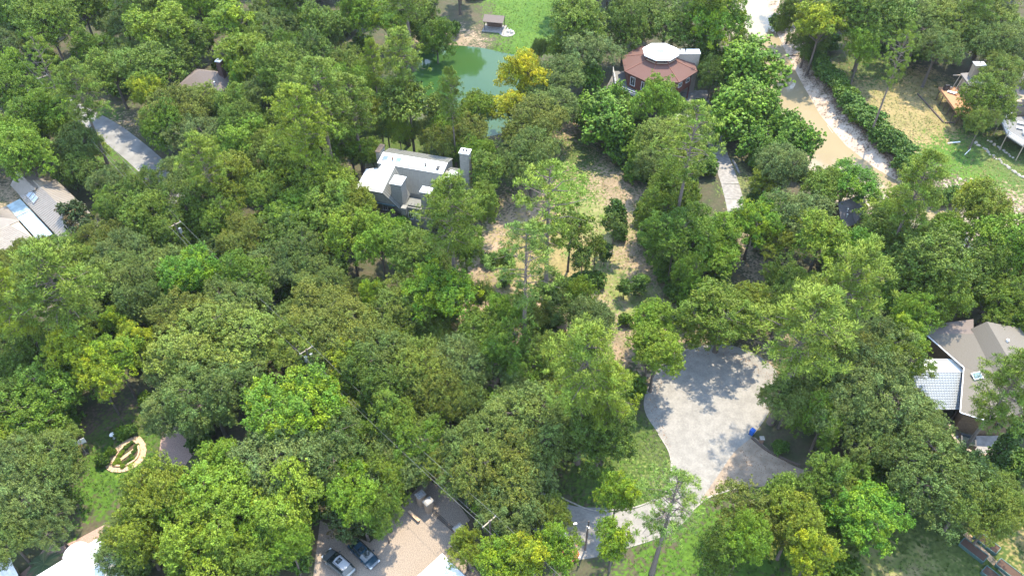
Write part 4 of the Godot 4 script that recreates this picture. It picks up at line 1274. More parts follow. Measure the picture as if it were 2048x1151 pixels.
func tan_house():
	var O = V(-89.2, 0, -118.7)
	var d = V(0.714, 0, 0.70)
	var t = thing("tan_house", "long house with tan standing seam roof and three skylights", "house", at(O, d))
	var m = MB.new()
	extr_x(m, [Vector2(-4.0, -0.2), Vector2(-4.0, 3.6), Vector2(-1.0, 5.6), Vector2(1.8, 3.6), Vector2(1.8, -0.2)], -0.2, 19.5)
	obj("wall", m, M.tan_wall, t)
	m = MB.new()
	extr_x(m, [Vector2(-2.4, -0.2), Vector2(-2.4, 3.5), Vector2(0, 5.4), Vector2(1.6, 3.7), Vector2(1.6, -0.2)], -4.0, -0.25)
	obj("end_wall", m, M.tan_wall, t)
	roof(t, [V(3.7, 5.98, -1.0), V(20.0, 5.98, -1.0), V(20.0, 3.7, 2.3), V(0.0, 3.7, 2.3)], M.tan_metal, 0.5)
	roof(t, [V(-4.6, 5.9, 0.0), V(3.6, 5.9, 0.0), V(-0.05, 3.7, 2.2), V(-4.6, 3.7, 2.2)], M.tan_metal, 0.5)
	roof(t, [V(3.7, 5.98, -1.04), V(20.0, 5.98, -1.04), V(20.0, 3.7, -4.6), V(-0.6, 3.7, -4.6)], M.tan_metal, 0.5)
	roof(t, [V(-4.6, 5.9, -0.04), V(3.3, 5.9, -0.04), V(0.6, 4.2, -2.9), V(-4.6, 4.2, -2.9)], M.tan_metal, 0.5)
	var tb = Basis(Vector3(1, 0, 0), 0.58)
	for i in 3: skylight(t, V(2.4 + i * 1.15, 4.75, 0.95), 0.85, 1.2, tb)
	vent(t, V(12.6, 4.9, -2.7), M.white, 0.25, 0.3)
	window(t, V(8, 1.9, 1.8), V(0, 0, 1), 2.0, 1.6, M.white)
	window(t, V(13, 1.9, 1.8), V(0, 0, 1), 2.0, 1.6, M.white)
	var c = thing("patio_cover", "pale blue flat patio roof between the two tan roofed houses", "roof", at(O, d))
	roof(c, [V(-0.2, 3.1, 2.45), V(14.0, 3.1, 2.45), V(14.0, 2.9, 5.0), V(-0.2, 2.9, 5.0)], M.blue_roof, 0.0, 0.1, "sheet")
	for x in [0.3, 5.0, 9.5, 13.6]: bxp("post", c, M.white, x, x + 0.12, -0.1, 2.8, 4.7, 4.82)
	bxp("beam", c, M.white, 4.4, 4.6, 3.12, 3.22, 2.5, 5.0)
	var b = thing("second_tan_house", "hipped tan metal roof of the house beside the blue patio roof", "house", at(O, d))
	m = MB.new()
	m.bx(0.6, 13, -0.2, 3.0, 5.3, 12.5)
	obj("wall", m, M.tan_wall, b)
	roof(b, [V(0.2, 3.1, 5.1), V(6.2, 3.1, 5.1), V(4.2, 4.6, 8.0), V(3.2, 4.6, 8.0)], M.tan_metal, 0.5)
	roof(b, [V(6.2, 3.1, 5.1), V(6.2, 3.1, 9.0), V(4.2, 4.6, 8.0)], M.tan_metal)
	roof(b, [V(0.2, 3.1, 5.1), V(3.2, 4.6, 8.0), V(3.2, 4.6, 12.0), V(0.2, 3.1, 12.8)], M.tan_metal, 0.5)
	roof(b, [V(6.3, 3.4, 7.0), V(13.4, 3.4, 5.2), V(13.4, 3.2, 12.8), V(6.3, 3.2, 12.8)], M.tan_metal, 0.5)
	roof(b, [V(3.3, 4.58, 8.05), V(6.2, 3.3, 9.1), V(6.2, 3.3, 12.8), V(3.3, 4.58, 12.0)], M.membrane)

func simple_gable(t: Node3D, L: float, W: float, eave: float, ridge: float, rm: Material, wm: Material, over = 0.5, seam = 0.0):
	var m = MB.new()
	extr_x(m, [Vector2(-W / 2, -0.2), Vector2(-W / 2, eave - 0.1), Vector2(0, ridge - 0.2), Vector2(W / 2, eave - 0.1), Vector2(W / 2, -0.2)], -L / 2, L / 2)
	obj("wall", m, wm, t)
	var f = (ridge - eave) / (W / 2) * over
	for s in [-1, 1]:
		roof(t, [V(-L / 2 - over, ridge, s * 0.02), V(L / 2 + over, ridge, s * 0.02), V(L / 2 + over, eave - f, s * (W / 2 + over)), V(-L / 2 - over, eave - f, s * (W / 2 + over))], rm, seam)

func build_houses():
	grey_house()
	octagonal_house()
	brown_house()
	tan_house()
	# brick chimneyed house among the far trees
	var t = thing("brick_chimney_house", "brown hip roof with tall dark brick chimney among tall trees", "house", at(V(-66.5, 1.2, -157.0), V(1, 0, 0.25)))
	var m = MB.new()
	m.bx(-5.0, 4.6, -1.4, 3.3, -3.6, 3.2)
	obj("wall", m, M.dark_brick, t)
	roof(t, [V(-5.5, 3.3, 3.8), V(5.2, 3.3, 3.8), V(2.2, 5.6, 0), V(-1.6, 5.6, 0)], M.brown_shingle2, 0.0, 0.18)
	roof(t, [V(5.2, 3.3, 3.8), V(5.2, 3.3, -4.0), V(2.2, 5.6, 0)], M.brown_shingle2, 0.0, 0.18)
	roof(t, [V(-5.5, 3.3, -4.0), V(5.2, 3.3, -4.0), V(2.2, 5.6, -0.02), V(-1.6, 5.6, -0.02)], M.brown_shingle2, 0.0, 0.18)
	roof(t, [V(-5.5, 3.3, 3.8), V(-5.5, 3.3, -4.0), V(-1.6, 5.6, 0)], M.brown_shingle2, 0.0, 0.18)
	chimney(t, 2.9, 4.0, -1.2, 0.0, -0.2, 8.2, M.dark_brick, M.white, 0)
	vent(t, V(3.0, 4.2, 2.4), M.white)
	# steep grey roof near the creek
	t = thing("steep_roofed_house", "small house with steep grey shingle roof close to the creek", "house", at(V(60.6, 0, -113.2), V(0.9, 0, -0.42)))
	simple_gable(t, 5.2, 5.0, 3.0, 6.2, M.slate, M.brown_wall, 0.4)
	m = MB.new()
	m.slab([V(1.2, 5.6, 0.3), V(1.2, 5.2, 2.8), V(2.6, 2.6, 3.2), V(2.6, 4.4, 0.4)], 0.15)
	m.slab([V(1.18, 5.6, 0.3), V(1.18, 5.2, 2.8), V(-0.4, 2.8, 3.2), V(-0.4, 4.6, 0.8)], 0.15)
	obj("dormer_roof", m, M.slate, t)
	for q in [V(-1.3, 4.6, 1.2), V(-1.7, 3.9, 1.8)]: vent(t, q, M.white, 0.12, 0.5)
	bxp("roof_patch", t, M.wood_pale, -1.0, -0.5, 4.45, 4.62, 1.3, 1.8)
	# house with the orange deck
	t = thing("deck_house", "house with grey roof, orange plank deck and square metal-capped chimney", "house", at(V(98.5, 0, -157.5)))
	m = MB.new()
	m.bx(0.2, 14, -0.2, 5.6, 0.3, 11.0)
	obj("wall", m, M.wood_pale, t)
	roof(t, [V(-0.3, 5.8, -0.3), V(14.5, 7.0, -0.3), V(14.5, 7.0, 5.5), V(-0.3, 5.8, 5.5)], M.slate, 0.0, 0.25)
	roof(t, [V(-0.3, 5.7, 5.52), V(14.5, 6.9, 5.52), V(14.5, 4.9, 11.4), V(-0.3, 4.4, 11.4)], M.slate, 0.0, 0.2)
	chimney(t, 0.9, 3.0, 0.6, 2.0, 4.0, 8.9, M.wood_pale, M.white, 1)
	for i in 4:
		var r = MB.new()
		r.tube([V(-0.4 - i * 0.1, 5.7, 0.2 + i * 1.3), V(-1.6, 3.0, 1.2 + i * 1.3)], [0.09, 0.09], 5)
		obj("brace", r, M.wood_pale, t)
	bxp("pergola_beam", t, M.wood_pale, -2.0, 0.4, 5.5, 5.7, 0.1, 0.3)
	var d = bxp("deck", t, M.deck, -4.2, -0.1, 2.85, 3.0, 0.8, 11.7)
	for i in 27: bxp("plank", d, M.deck, -4.24, -0.12, 3.0, 3.03, 0.82 + i * 0.405, 1.2 + i * 0.405)
	bxp("rim", d, M.deck, -4.36, -4.24, 2.6, 3.06, 0.7, 11.8)
	bxp("rim", d, M.deck, -4.24, -0.1, 2.6, 3.06, 11.72, 11.84)
	for i in 6:
		bxp("deck_post", d, M.timber, -4.2, -4.05, -0.2, 2.85, 1.2 + i * 2.05, 1.35 + i * 2.05)
	for i in 3: window(t, V(0.2, 4.2, 3.0 + i * 2.6), V(-1, 0, 0), 1.6, 1.8, M.white)
	# grill and lounger on that deck
	var gr = thing("grill", "black covered grill at the end of the orange deck", "grill", at(V(95.2, 3.03, -155.6)))
	bxp("cart", gr, M.dark_metal, -0.6, 0.6, 0, 0.8, -0.3, 0.3)
	m = MB.new()
	extr_x(m, [Vector2(-0.32, 0.8), Vector2(-0.25, 1.15), Vector2(0, 1.3), Vector2(0.25, 1.15), Vector2(0.32, 0.8)], -0.5, 0.5)
	obj("lid", m, M.black, gr)
	bxp("side_shelf", gr, M.steel, 0.6, 1.0, 0.72, 0.78, -0.25, 0.25)
	lounger(V(95.9, 3.03, -154.0), V(0.8, 0, 0.6), "white sun lounger on the orange plank deck")
	# house with the white-railed deck
	t = thing("white_deck_house", "raised grey deck with white rails on stilts beside the riprap wall", "deck", at(V(104, 0, -139)))
	m = MB.new()
	m.prism([V(-2.5, 0, -3.8), V(-3.7, 0, 1.8), V(-2.1, 0, 5.6), V(9, 0, 6.5), V(9, 0, -5.5), V(0, 0, -5.0)], 3.2, 3.45)
	obj("platform", m, M.deck_grey, t)
	var rp = [V(0, 3.45, -5.0), V(-2.5, 3.45, -3.8), V(-3.7, 3.45, 1.8), V(-2.1, 3.45, 5.6), V(9, 3.45, 6.5)]
	for i in rp.size() - 1:
		var r = MB.new()
		for y in [0.35, 0.68, 1.0]: r.tube([rp[i] + V(0, y, 0), rp[i + 1] + V(0, y, 0)], [0.05, 0.05], 5)
		obj("rail", r, M.white, t)
		r = MB.new()
		r.tube([rp[i] + V(0, -3.6, 0), rp[i] + V(0, 1.05, 0)], [0.1, 0.09], 6)
		obj("post", r, M.wood_pale, t)
	bxp("house_wall", t, M.wood_pale, 6.0, 12, -0.2, 7, -8, 2)
	roof(t, [V(3.0, 7.2, -9), V(13, 7.2, -9), V(13, 6.6, -3.4), V(3.0, 6.6, -3.4)], M.slate, 0.0, 0.2)
	lounger(V(104.2, 3.45, -139.4), V(1, 0, 0.5), "white sun lounger on the white-railed deck, nearer its corner")
	lounger(V(105.2, 3.45, -141.2), V(1, 0, 0.5), "white sun lounger on the white-railed deck, beside the house wall")
	var tb = thing("deck_table", "white rectangular table on the white-railed deck", "table", at(V(104.6, 3.45, -137.4), V(1, 0, 0.3)))
	bxp("tabletop", tb, M.white, -1.1, 1.1, 0.7, 0.76, -0.55, 0.55)
	for x in [-1.0, 0.94]:
		for z in [-0.5, 0.44]: bxp("leg", tb, M.white, x, x + 0.06, 0, 0.7, z, z + 0.06)
	# pavilion on the pond lawn
	t = thing("pavilion", "small open pavilion with brown gable roof on the pond lawn", "pavilion", at(V(-4.4, 0, -190.2), V(1, 0, 0.2)))
	for s in [-1, 1]: roof(t, [V(-2.6, 3.6, s * 0.02), V(2.6, 3.6, s * 0.02), V(2.6, 2.6, s * 2.0), V(-2.6, 2.6, s * 2.0)], M.brown_shingle2, 0.0, 0.15)
	for x in [-2.3, 2.15]:
		for z in [-1.6, 1.45]: bxp("post", t, M.timber, x, x + 0.15, 0, 2.75, z, z + 0.15)
	bxp("floor", t, M.concrete2, -2.8, 2.8, 0.0, 0.12, -2.0, 2.2)
	bxp("counter", t, M.brick, -2.0, 1.6, 0.12, 1.1, -1.3, -0.7)
	m = MB.new()
	m.prism(smooth_ring(2.0, 10, V(3.6, 0, 1.8)), 0.0, 0.1)
	obj("patio", m, M.concrete, t)
	for i in 2:
		var c = thing("garden_chair", "white garden chair on the pavilion patio", "chair", at(V(-0.9 + i * 0.9, 0.1, -188.2 + i * 0.4), V(1, 0, 0.6 - i)), "patio chairs by the pavilion")
		bxp("seat", c, M.white, -0.3, 0.3, 0.4, 0.46, -0.3, 0.3)
		bxp("backrest", c, M.white, -0.3, -0.24, 0.46, 0.95, -0.3, 0.3)
		for x in [-0.28, 0.22]:
			for z in [-0.28, 0.22]: bxp("leg", c, M.white, x, x + 0.06, 0, 0.4, z, z + 0.06)
	# white building at the bottom edge, with its rounded bay
	t = thing("white_building", "white flat roofed building with a rounded bay beside the brick path", "house", at(V(-52.5, 0, -47.2), V(0.75, 0, -0.66)))
	m = MB.new()
	m.bx(-7.0, 2.4, -0.2, 3.9, 0.3, 9.0)
	obj("wall", m, M.white, t)
	bxp("roof", t, M.membrane, -7.2, 2.6, 3.9, 4.05, 0.1, 9.2)
	for s in [-1, 1]:
		bxp("parapet", t, M.white, -7.2, 2.6, 4.05, 4.3, 0.1 if s < 0 else 8.95, 0.35 if s < 0 else 9.2)
		bxp("parapet", t, M.white, -7.2 if s < 0 else 2.36, -6.96 if s < 0 else 2.6, 4.05, 4.3, 0.36, 8.94)
	m = MB.new()
	m.prism(smooth_ring(1.55, 20, V(-0.6, 0, 0.5)), -0.2, 4.45)
	obj("bay", m, M.white, t)
	for i in 3: window(t, V(-5.5 + i * 1.5, 2.0, 0.3), V(0, 0, -1), 0.9, 1.4, M.white)
	t = thing("pump_house", "small square hut with white metal roof and tan walls", "hut", at(V(-61.8, 0, -45.2), V(0.75, 0, -0.66)))
	bxp("wall", t, M.tan_wall, -1.3, 1.0, -0.2, 2.4, -1.0, 1.6)
	bxp("door", t, M.black, 1.0, 1.04, 0.0, 1.9, 0.3, 1.1)
	roof(t, [V(-1.5, 3.0, 0.3), V(1.2, 3.0, 0.3), V(1.2, 2.5, -1.3), V(-1.5, 2.5, -1.3)], M.white, 0.4)
	roof(t, [V(-1.5, 3.0, 0.32), V(1.2, 3.0, 0.32), V(1.2, 2.5, 1.8), V(-1.5, 2.5, 1.8)], M.white, 0.4)
	# white garage roof by the paver court
	t = thing("white_garage", "garage with bright white low roof at the paver court", "garage", at(V(-8.6, 0, -47.0), V(0.72, 0, 0.69)))
	bxp("wall", t, M.tan_wall, 0.4, 9.6, -0.2, 2.9, 0.4, 8.6)
	roof(t, [V(0, 3.3, 0), V(10, 3.3, 0), V(8.0, 4.1, 4.5), V(2.0, 4.1, 4.5)], M.white, 0.0, 0.16)
	roof(t, [V(0, 3.3, 0), V(2.0, 4.1, 4.5), V(0, 3.3, 9)], M.white, 0.0, 0.16)
	roof(t, [V(0, 3.3, 9), V(2.0, 4.1, 4.52), V(8.0, 4.1, 4.52), V(10, 3.3, 9)], M.white, 0.0, 0.16)
	roof(t, [V(10, 3.3, 0), V(8.0, 4.1, 4.5), V(10, 3.3, 9)], M.white, 0.0, 0.16)
	m = MB.new()
	m.tube([V(-0.05, 3.1, -0.1), V(10.0, 3.1, -0.1)], [0.08, 0.08], 6)
	obj("gutter", m, M.steel, t)
	# small shed under the leaning pine
	t = thing("small_shed", "small grey shed with low pitched roof under the tall pines", "shed", at(V(-74.2, 0, -88.6), V(1, 0, -0.25)))
	simple_gable(t, 3.4, 2.6, 2.4, 3.2, M.brown_shingle2, M.tan_wall, 0.3)
	# a far white house at the top of the lawn
	t = thing("far_house", "white walled house at the head of the pavilion lawn", "house", at(V(22, 0, -218), V(1, 0, 0.1)))
	simple_gable(t, 14, 8, 4.5, 7.0, M.brown_shingle2, M.white)
	for i in 4: window(t, V(-5 + i * 3.0, 2.5, 4.0), V(0, 0, 1), 1.2, 1.6, M.white)

func smooth_ring(r: float, n: int, c: Vector3) -> Array:
	var o = []
	for k in n: o.append(c + V(cos(TAU * k / n) * r, 0, sin(TAU * k / n) * r))
	return o

func lounger(p: Vector3, d: Vector3, label: String):
	var t = thing("sun_lounger", label, "sun lounger", at(p, d))
	bxp("frame", t, M.white, -0.95, 0.5, 0.26, 0.34, -0.33, 0.33)
	var m = MB.new()
	m.slab([V(0.5, 0.36, -0.33), V(0.5, 0.36, 0.33), V(1.05, 0.8, 0.33), V(1.05, 0.8, -0.33)], 0.08)
	obj("backrest", m, M.white, t)
	for x in [-0.9, 0.4]:
		for z in [-0.3, 0.24]: bxp("leg", t, M.white, x, x + 0.06, 0, 0.26, z, z + 0.06)

# ground that stays free of undergrowth
func keep_clear() -> Array:
	var o = []
	for a in [
		[1270, 800, 1300, 740, 1350, 690, 1440, 670, 1530, 690, 1590, 750, 1560, 840, 1720, 925, 1720, 1000, 1500, 1000, 1640, 1170, 1240, 1170, 1100, 1130, 1050, 1060, 1030, 990, 1150, 900, 1250, 850],
		[900, 480, 1090, 280, 1120, 235, 1180, 235, 1300, 380, 1310, 500, 1400, 640, 1390, 720, 1150, 730, 900, 760],
		[980, -30, 1120, -30, 1120, 90, 1050, 112, 980, 106],
		[1650, 105, 1860, 125, 1960, 180, 2060, 180, 2060, 420, 1900, 390, 1820, 330, 1690, 190],
		[130, 900, 210, 815, 330, 780, 400, 900, 360, 950, 300, 970, 220, 1030, 140, 1035],
		[620, 1020, 740, 1070, 830, 950, 900, 980, 990, 1050, 1010, 1200, 600, 1200],
		[730, 320, 800, 285, 960, 300, 970, 430, 820, 470, 730, 450],
		[1200, 150, 1240, 80, 1400, 80, 1430, 250, 1300, 250, 1220, 230],
		[1380, 190, 1430, 190, 1500, 380, 1520, 480, 1570, 720, 1510, 730, 1470, 480],
		[1800, 640, 2100, 620, 2100, 950, 1880, 930, 1820, 760],
		[-40, 340, 90, 345, 230, 470, 120, 500, -40, 520],
		[50, 165, 130, 160, 210, 205, 300, 260, 400, 370, 330, 430, 130, 270, 30, 225],
		[0, 1040, 240, 1030, 260, 1200, 0, 1200],
		[1700, 1040, 2100, 1000, 2100, 1200, 1680, 1200],
		[370, 150, 470, 150, 470, 200, 370, 200],
		[1500, -20, 1620, 100, 1700, 200, 1850, 340, 1780, 400, 1600, 330, 1530, 150],
		[1670, 390, 1750, 390, 1750, 470, 1670, 470],
		[60, 610, 130, 610, 130, 660, 60, 660],
		[940, 10, 1030, 10, 1030, 80, 940, 80],
	]: o.append(P2(a))
	return o

# ---------------------------------------------------------------- vehicles
# closed rounded loft along x: stations [x, half width, y low, y high, tumblehome]
func loft(m: MB, st: Array):
	var prev = []
	for s in st:
		var ring = []
		var w: float = s[1]
		var y0: float = s[2]
		var y1: float = s[3]
		var k: float = s[4]
		var c: float = min(0.12, (y1 - y0) * 0.3)
		for q in [[w - 0.06, y0], [w, y0 + c], [w, lerp(y0, y1, 0.55)], [w * k, y1 - c], [w * k - 0.14, y1]]: ring.append(V(s[0], q[1], q[0]))
		for i in range(4, -1, -1): ring.append(V(s[0], ring[i].y, -ring[i].z))
		if prev.size():
			var ctr = V(0, 0, 0)
			for q in ring + prev: ctr += q
			ctr /= 20.0
			for i in 10:
				var j = (i + 1) % 10
				m.poly([prev[i], prev[j], ring[j]], ctr); m.poly([prev[i], ring[j], ring[i]], ctr)
		else: m.poly(ring, ring[0] + V(signf(st[1][0] - s[0]), 0, -w))
		prev = ring
	m.poly(prev, V(0, prev[0].y, 0))

func car(called: String, label: String, p: Vector3, d: Vector3, suv: bool, paint: Material, roofm: Material):
	var t = thing(called, label, "car", at(p, d))
	var L = 2.35 if suv else 2.3
	var W = 0.96 if suv else 0.9
	var hb = 1.12 if suv else 0.92
	var ht = 1.78 if suv else 1.42
	var m = MB.new()
	loft(m, [[-L, W * 0.82, 0.45, hb * 0.88, 0.9], [-L + 0.15, W * 0.95, 0.3, hb, 0.95], [-1.2, W, 0.25, hb + 0.02, 0.96], [0.9, W, 0.25, hb, 0.96], [1.5, W * 0.98, 0.28, hb - 0.06, 0.94], [L - 0.25, W * 0.92, 0.32, hb - 0.2, 0.9], [L, W * 0.75, 0.42, hb - 0.36, 0.85]])
	obj("body", m, paint, t)
	m = MB.new()
	var rear = -L + (0.25 if suv else 0.65)
	loft(m, [[rear, W * 0.84, hb - 0.05, hb + 0.06, 0.9], [rear + 0.45, W * 0.88, hb - 0.05, ht - 0.08, 0.78], [0.3, W * 0.9, hb - 0.05, ht - 0.05, 0.78], [1.25, W * 0.86, hb - 0.08, hb + 0.02, 0.9]])
	obj("cabin_glass", m, M.glass, t)
	m = MB.new()
	m.prism([V(rear + 0.5, 0, -W * 0.66), V(rear + 0.4, 0, 0), V(rear + 0.5, 0, W * 0.66), V(0.2, 0, W * 0.68), V(0.32, 0, 0), V(0.2, 0, -W * 0.68)], ht - 0.06, ht)
	var rf = obj("roof", m, roofm, t)
	bxp("sunroof", rf, M.glass, -0.55, 0.02, ht, ht + 0.015, -0.38, 0.38)
	for s in [-1, 1]:
		m = MB.new()
		m.tube([V(rear + 0.5, ht + 0.05, s * W * 0.6), V(0.2, ht + 0.05, s * W * 0.6)], [0.025, 0.025], 5)
		obj("roof_rail", m, M.dark_metal, rf)
		bxp("headlight", t, M.white, L - 0.3, L - 0.02, hb - 0.42, hb - 0.3, s * 0.62 - 0.16, s * 0.62 + 0.16)
		bxp("mirror", t, paint, 0.75, 0.92, hb, hb + 0.14, s * (W + 0.1) - 0.1, s * (W + 0.1) + 0.1)
		for x in [-1.4, 1.42]:
			m = MB.new()
			m.tube([V(x, 0.34, s * (W - 0.02)), V(x, 0.34, s * (W - 0.24))], [0.34, 0.34], 16)
			var wh = obj("wheel", m, M.rubber, t)
			m = MB.new()
			m.tube([V(x, 0.34, s * (W + 0.0)), V(x, 0.34, s * (W - 0.1))], [0.2, 0.2], 12)
			obj("rim", m, M.steel, wh)

# ---------------------------------------------------------------- poles, wires, garden things
var pole_tops = []
func utility_pole(label: String, p: Vector3, h: float, d: Vector3, cans: int, arm = 2.2):
	var t = thing("utility_pole", label, "pole", at(p, d))
	var m = MB.new()
	m.tube([V(0, -0.3, 0), V(0, h, 0)], [0.16, 0.11], 8)
	obj("shaft", m, M.pole, t)
	var c = bxp("crossarm", t, M.wood_pale, -arm / 2, arm / 2, h - 0.5, h - 0.36, -0.2, -0.08)
	for x in [-arm / 2 + 0.1, 0.0, arm / 2 - 0.1]:
		m = MB.new()
		m.tube([V(x, h - 0.36, -0.14), V(x, h - 0.14, -0.14)], [0.055, 0.04], 6)
		obj("insulator", m, M.white, c)
	for i in cans:
		m = MB.new()
		var q = V(-0.42 if i else 0.42, h - 2.2, 0.12)
		m.tube([q, q + V(0, 0.85, 0), q + V(0, 0.95, 0)], [0.27, 0.27, 0.2], 12)
		obj("transformer", m, M.steel, t)

func wire(a: Vector3, b: Vector3, sag: float, r = 0.022):
	var pts = []
	var rad = []
	for i in 13:
		var f = i / 12.0
		pts.append(a.lerp(b, f) - V(0, sag * 4 * f * (1 - f), 0)); rad.append(r)
	var m = MB.new()
	m.tube(pts, rad, 5)
	return m

func build_small_things():
	# power line along the street
	var tops = [[V(-139, 0, -196), 10.5], [V(-97.2, 0, -148.6), 10.5], [V(-55.5, 0, -101.2), 10.5], [V(-28.9, 0, -74.0), 10.3], [V(-2.6, 0, -48.0), 9.4], [V(24, 0, -22), 9.4]]
	var ld = V(0.7, 0, 0.71)
	var across = V(0.71, 0, -0.7)
	var pl = ["wooden pole past the street corner in the far woods", "wooden utility pole with crossarm by the street corner lawn", "wooden utility pole with one grey transformer beside the street trees", "wooden utility pole with two pale transformers among the oaks", "wooden utility pole with white crossarm beside the paver court gate", "wooden utility pole on the verge past the white garage"]
	for i in tops.size(): utility_pole(pl[i], tops[i][0], tops[i][1], across, [0, 0, 1, 2, 0, 0][i], 2.2)
	var wl = ["outer", "inner", "lower"]
	var sp_ = ["out past the street corner", "from the street corner to the single-transformer pole", "from the single- to the twin-transformer pole", "from the twin-transformer pole to the gate pole", "from the gate pole past the white garage"]
	for i in tops.size() - 1:
		for k in 3:
			var off: Vector3 = across * [-1.0, 1.0, 0.15][k]
			var dy: float = [-0.12, -0.12, -1.9][k]
			var m = wire(tops[i][0] + off + V(0, tops[i][1] + dy, 0), tops[i + 1][0] + off + V(0, tops[i + 1][1] + dy, 0), 0.55 + 0.2 * k, 0.018 if k < 2 else 0.02)
			tag(obj("power_line", m, M.wire, null), "%s overhead cable running %s" % [wl[k], sp_[i]], "cable")
	# street light pole by the throat of the cul-de-sac
	var t = thing("street_light", "dark pole with small grey lamp head beside the road bend", "street lamp", at(V(9.3, 0, -49.2), V(-1, 0, 0.2)))
	var m = MB.new()
	m.tube([V(0, -0.3, 0), V(0, 7.2, 0)], [0.13, 0.09], 8)
	obj("pole", m, M.pole, t)
	m = MB.new()
	m.tube([V(0, 7.0, 0), V(0.9, 7.3, 0), V(1.7, 7.2, 0)], [0.035, 0.03, 0.03], 6)
	var ar = obj("arm", m, M.dark_metal, t)
	bxp("lamp_head", ar, M.steel, 1.5, 1.9, 7.12, 7.22, -0.1, 0.1)
	bxp("fitting", t, M.steel, -0.12, 0.12, 5.6, 5.85, -0.2, 0.12)
	# gate of the paver court
	var pil = [[V(-12.0, 0, -55.7), "flat-capped brick gate pillar nearer the hedge"], [V(-10.9, 0, -54.7), "flat-capped brick gate pillar carrying the long gate"], [V(-6.8, 0, -50.9), "flat-capped brick gate pillar beside the small round tree"]]
	for q in pil:
		var p = thing("gate_pillar", q[1] + " at the paver court", "pillar", at(q[0], V(0.75, 0, -0.66)))
		bxp("shaft", p, M.tan_brick, -0.5, 0.5, -0.1, 2.3, -0.36, 0.36)
		bxp("cap", p, M.concrete, -0.62, 0.62, 2.3, 2.48, -0.48, 0.48)
		bxp("cap_panel", p, M.steel, -0.3, 0.3, 2.48, 2.56, -0.22, 0.22)
	var gt = thing("iron_gate", "long dark iron gate between two brick pillars", "gate", at(V(-10.4, 0, -54.2), V(0.735, 0, 0.678)))
	for y in [0.2, 0.9, 1.5]: bxp("rail", gt, M.dark_metal, 0, 4.4, y, y + 0.06, -0.03, 0.03)
	for i in 23: bxp("bar", gt, M.dark_metal, 0.0 + i * 0.2, 0.03 + i * 0.2, 0.1, 1.65, -0.015, 0.015)
	var lw = [[V(-12.9, 0, -53.8), V(0.72, 0, 0.69), "low brick planter wall beside the brick gate pillars"], [V(-7.4, 0, -48.9), V(0.7, 0, 0.71), "low brick edging wall in front of the white garage"]]
	for q in lw:
		var p = thing("low_wall", q[2], "wall", at(q[0], q[1]))
		bxp("masonry", p, M.brick, -0.9, 1.1, -0.1, 0.42, -0.15, 0.15)
		bxp("coping", p, M.stone, -0.95, 1.15, 0.42, 0.5, -0.2, 0.2)
	car("suv", "silver SUV with open sunroof panel parked on the paver court", V(-21.6, 0.016, -47.0), V(-0.78, 0, -0.62), true, M.paint_silver, M.steel)
	car("parked_car", "dark blue car parked half under the magnolias", V(-18.7, 0.016, -48.4), V(0.74, 0, 0.67), false, M.paint_blue, M.paint_blue)
	car("red_car", "red car with pale roof parked under oaks at the road bend", V(6.9, 0.03, -49.6), V(0.45, 0, 0.9), false, M.red, M.white)
	# blue wheelie bin
	t = thing("wheelie_bin", "blue wheelie bin with dark lid at the cul-de-sac edge", "bin", at(V(34.2, 0.02, -66.8), V(0.7, 0, 0.7)))
	m = MB.new()
	m.poly([V(-0.24, 0.1, -0.26), V(0.24, 0.1, -0.26), V(0.32, 1.0, -0.32), V(-0.32, 1.0, -0.32)], V(0, 0.5, 0))
	m.poly([V(-0.24, 0.1, 0.26), V(0.24, 0.1, 0.26), V(0.32, 1.0, 0.32), V(-0.32, 1.0, 0.32)], V(0, 0.5, 0))
	m.poly([V(-0.24, 0.1, -0.26), V(-0.24, 0.1, 0.26), V(-0.32, 1.0, 0.32), V(-0.32, 1.0, -0.32)], V(0, 0.5, 0))
	m.poly([V(0.24, 0.1, -0.26), V(0.24, 0.1, 0.26), V(0.32, 1.0, 0.32), V(0.32, 1.0, -0.32)], V(0, 0.5, 0))
	m.poly([V(-0.24, 0.1, -0.26), V(0.24, 0.1, -0.26), V(0.24, 0.1, 0.26), V(-0.24, 0.1, 0.26)], V(0, 0.5, 0))
	obj("body", m, M.blue, t)
	m = MB.new()
	extr_z(m, [Vector2(-0.36, 1.0), Vector2(-0.34, 1.1), Vector2(0, 1.15), Vector2(0.34, 1.08), Vector2(0.36, 1.0)], -0.35, 0.35)
	obj("lid", m, M.blue, t)
	for s in [-1, 1]:
		m = MB.new()
		m.tube([V(-0.26, 0.1, s * 0.2), V(-0.26, 0.1, s * 0.26)], [0.1, 0.1], 10)
		obj("wheel", m, M.rubber, t)
	t = thing("mailbox", "brick mailbox post on the grass beside the blue bin", "mailbox", at(V(35.2, 0, -65.4)))
	bxp("post", t, M.brick, -0.25, 0.25, -0.1, 1.1, -0.25, 0.25)
	bxp("cap", t, M.kerb, -0.32, 0.32, 1.1, 1.2, -0.32, 0.32)
	garden_bed()
	# basketball hoop
	t = thing("basketball_hoop", "white basketball backboard on a pole at the garden lawn", "basketball hoop", at(V(-59.6, 0, -63.6), V(0.6, 0, 0.8)))
	m = MB.new()
	m.tube([V(0, -0.1, 0), V(0, 2.6, 0), V(0.5, 3.1, 0)], [0.06, 0.06, 0.05], 8)
	obj("pole", m, M.steel, t)
	bxp("backboard", t, M.white, 0.5, 0.56, 2.75, 3.75, -0.85, 0.85)
	m = MB.new()
	var ring = []
	var rr = []
	for k in 13:
		ring.append(V(0.82 + cos(TAU * k / 12) * 0.23, 2.95, sin(TAU * k / 12) * 0.23)); rr.append(0.02)
	m.tube(ring, rr, 5)
	obj("rim", m, M.red, t)
	bxp("base", t, M.dark_metal, -0.6, 0.3, 0, 0.18, -0.4, 0.4)
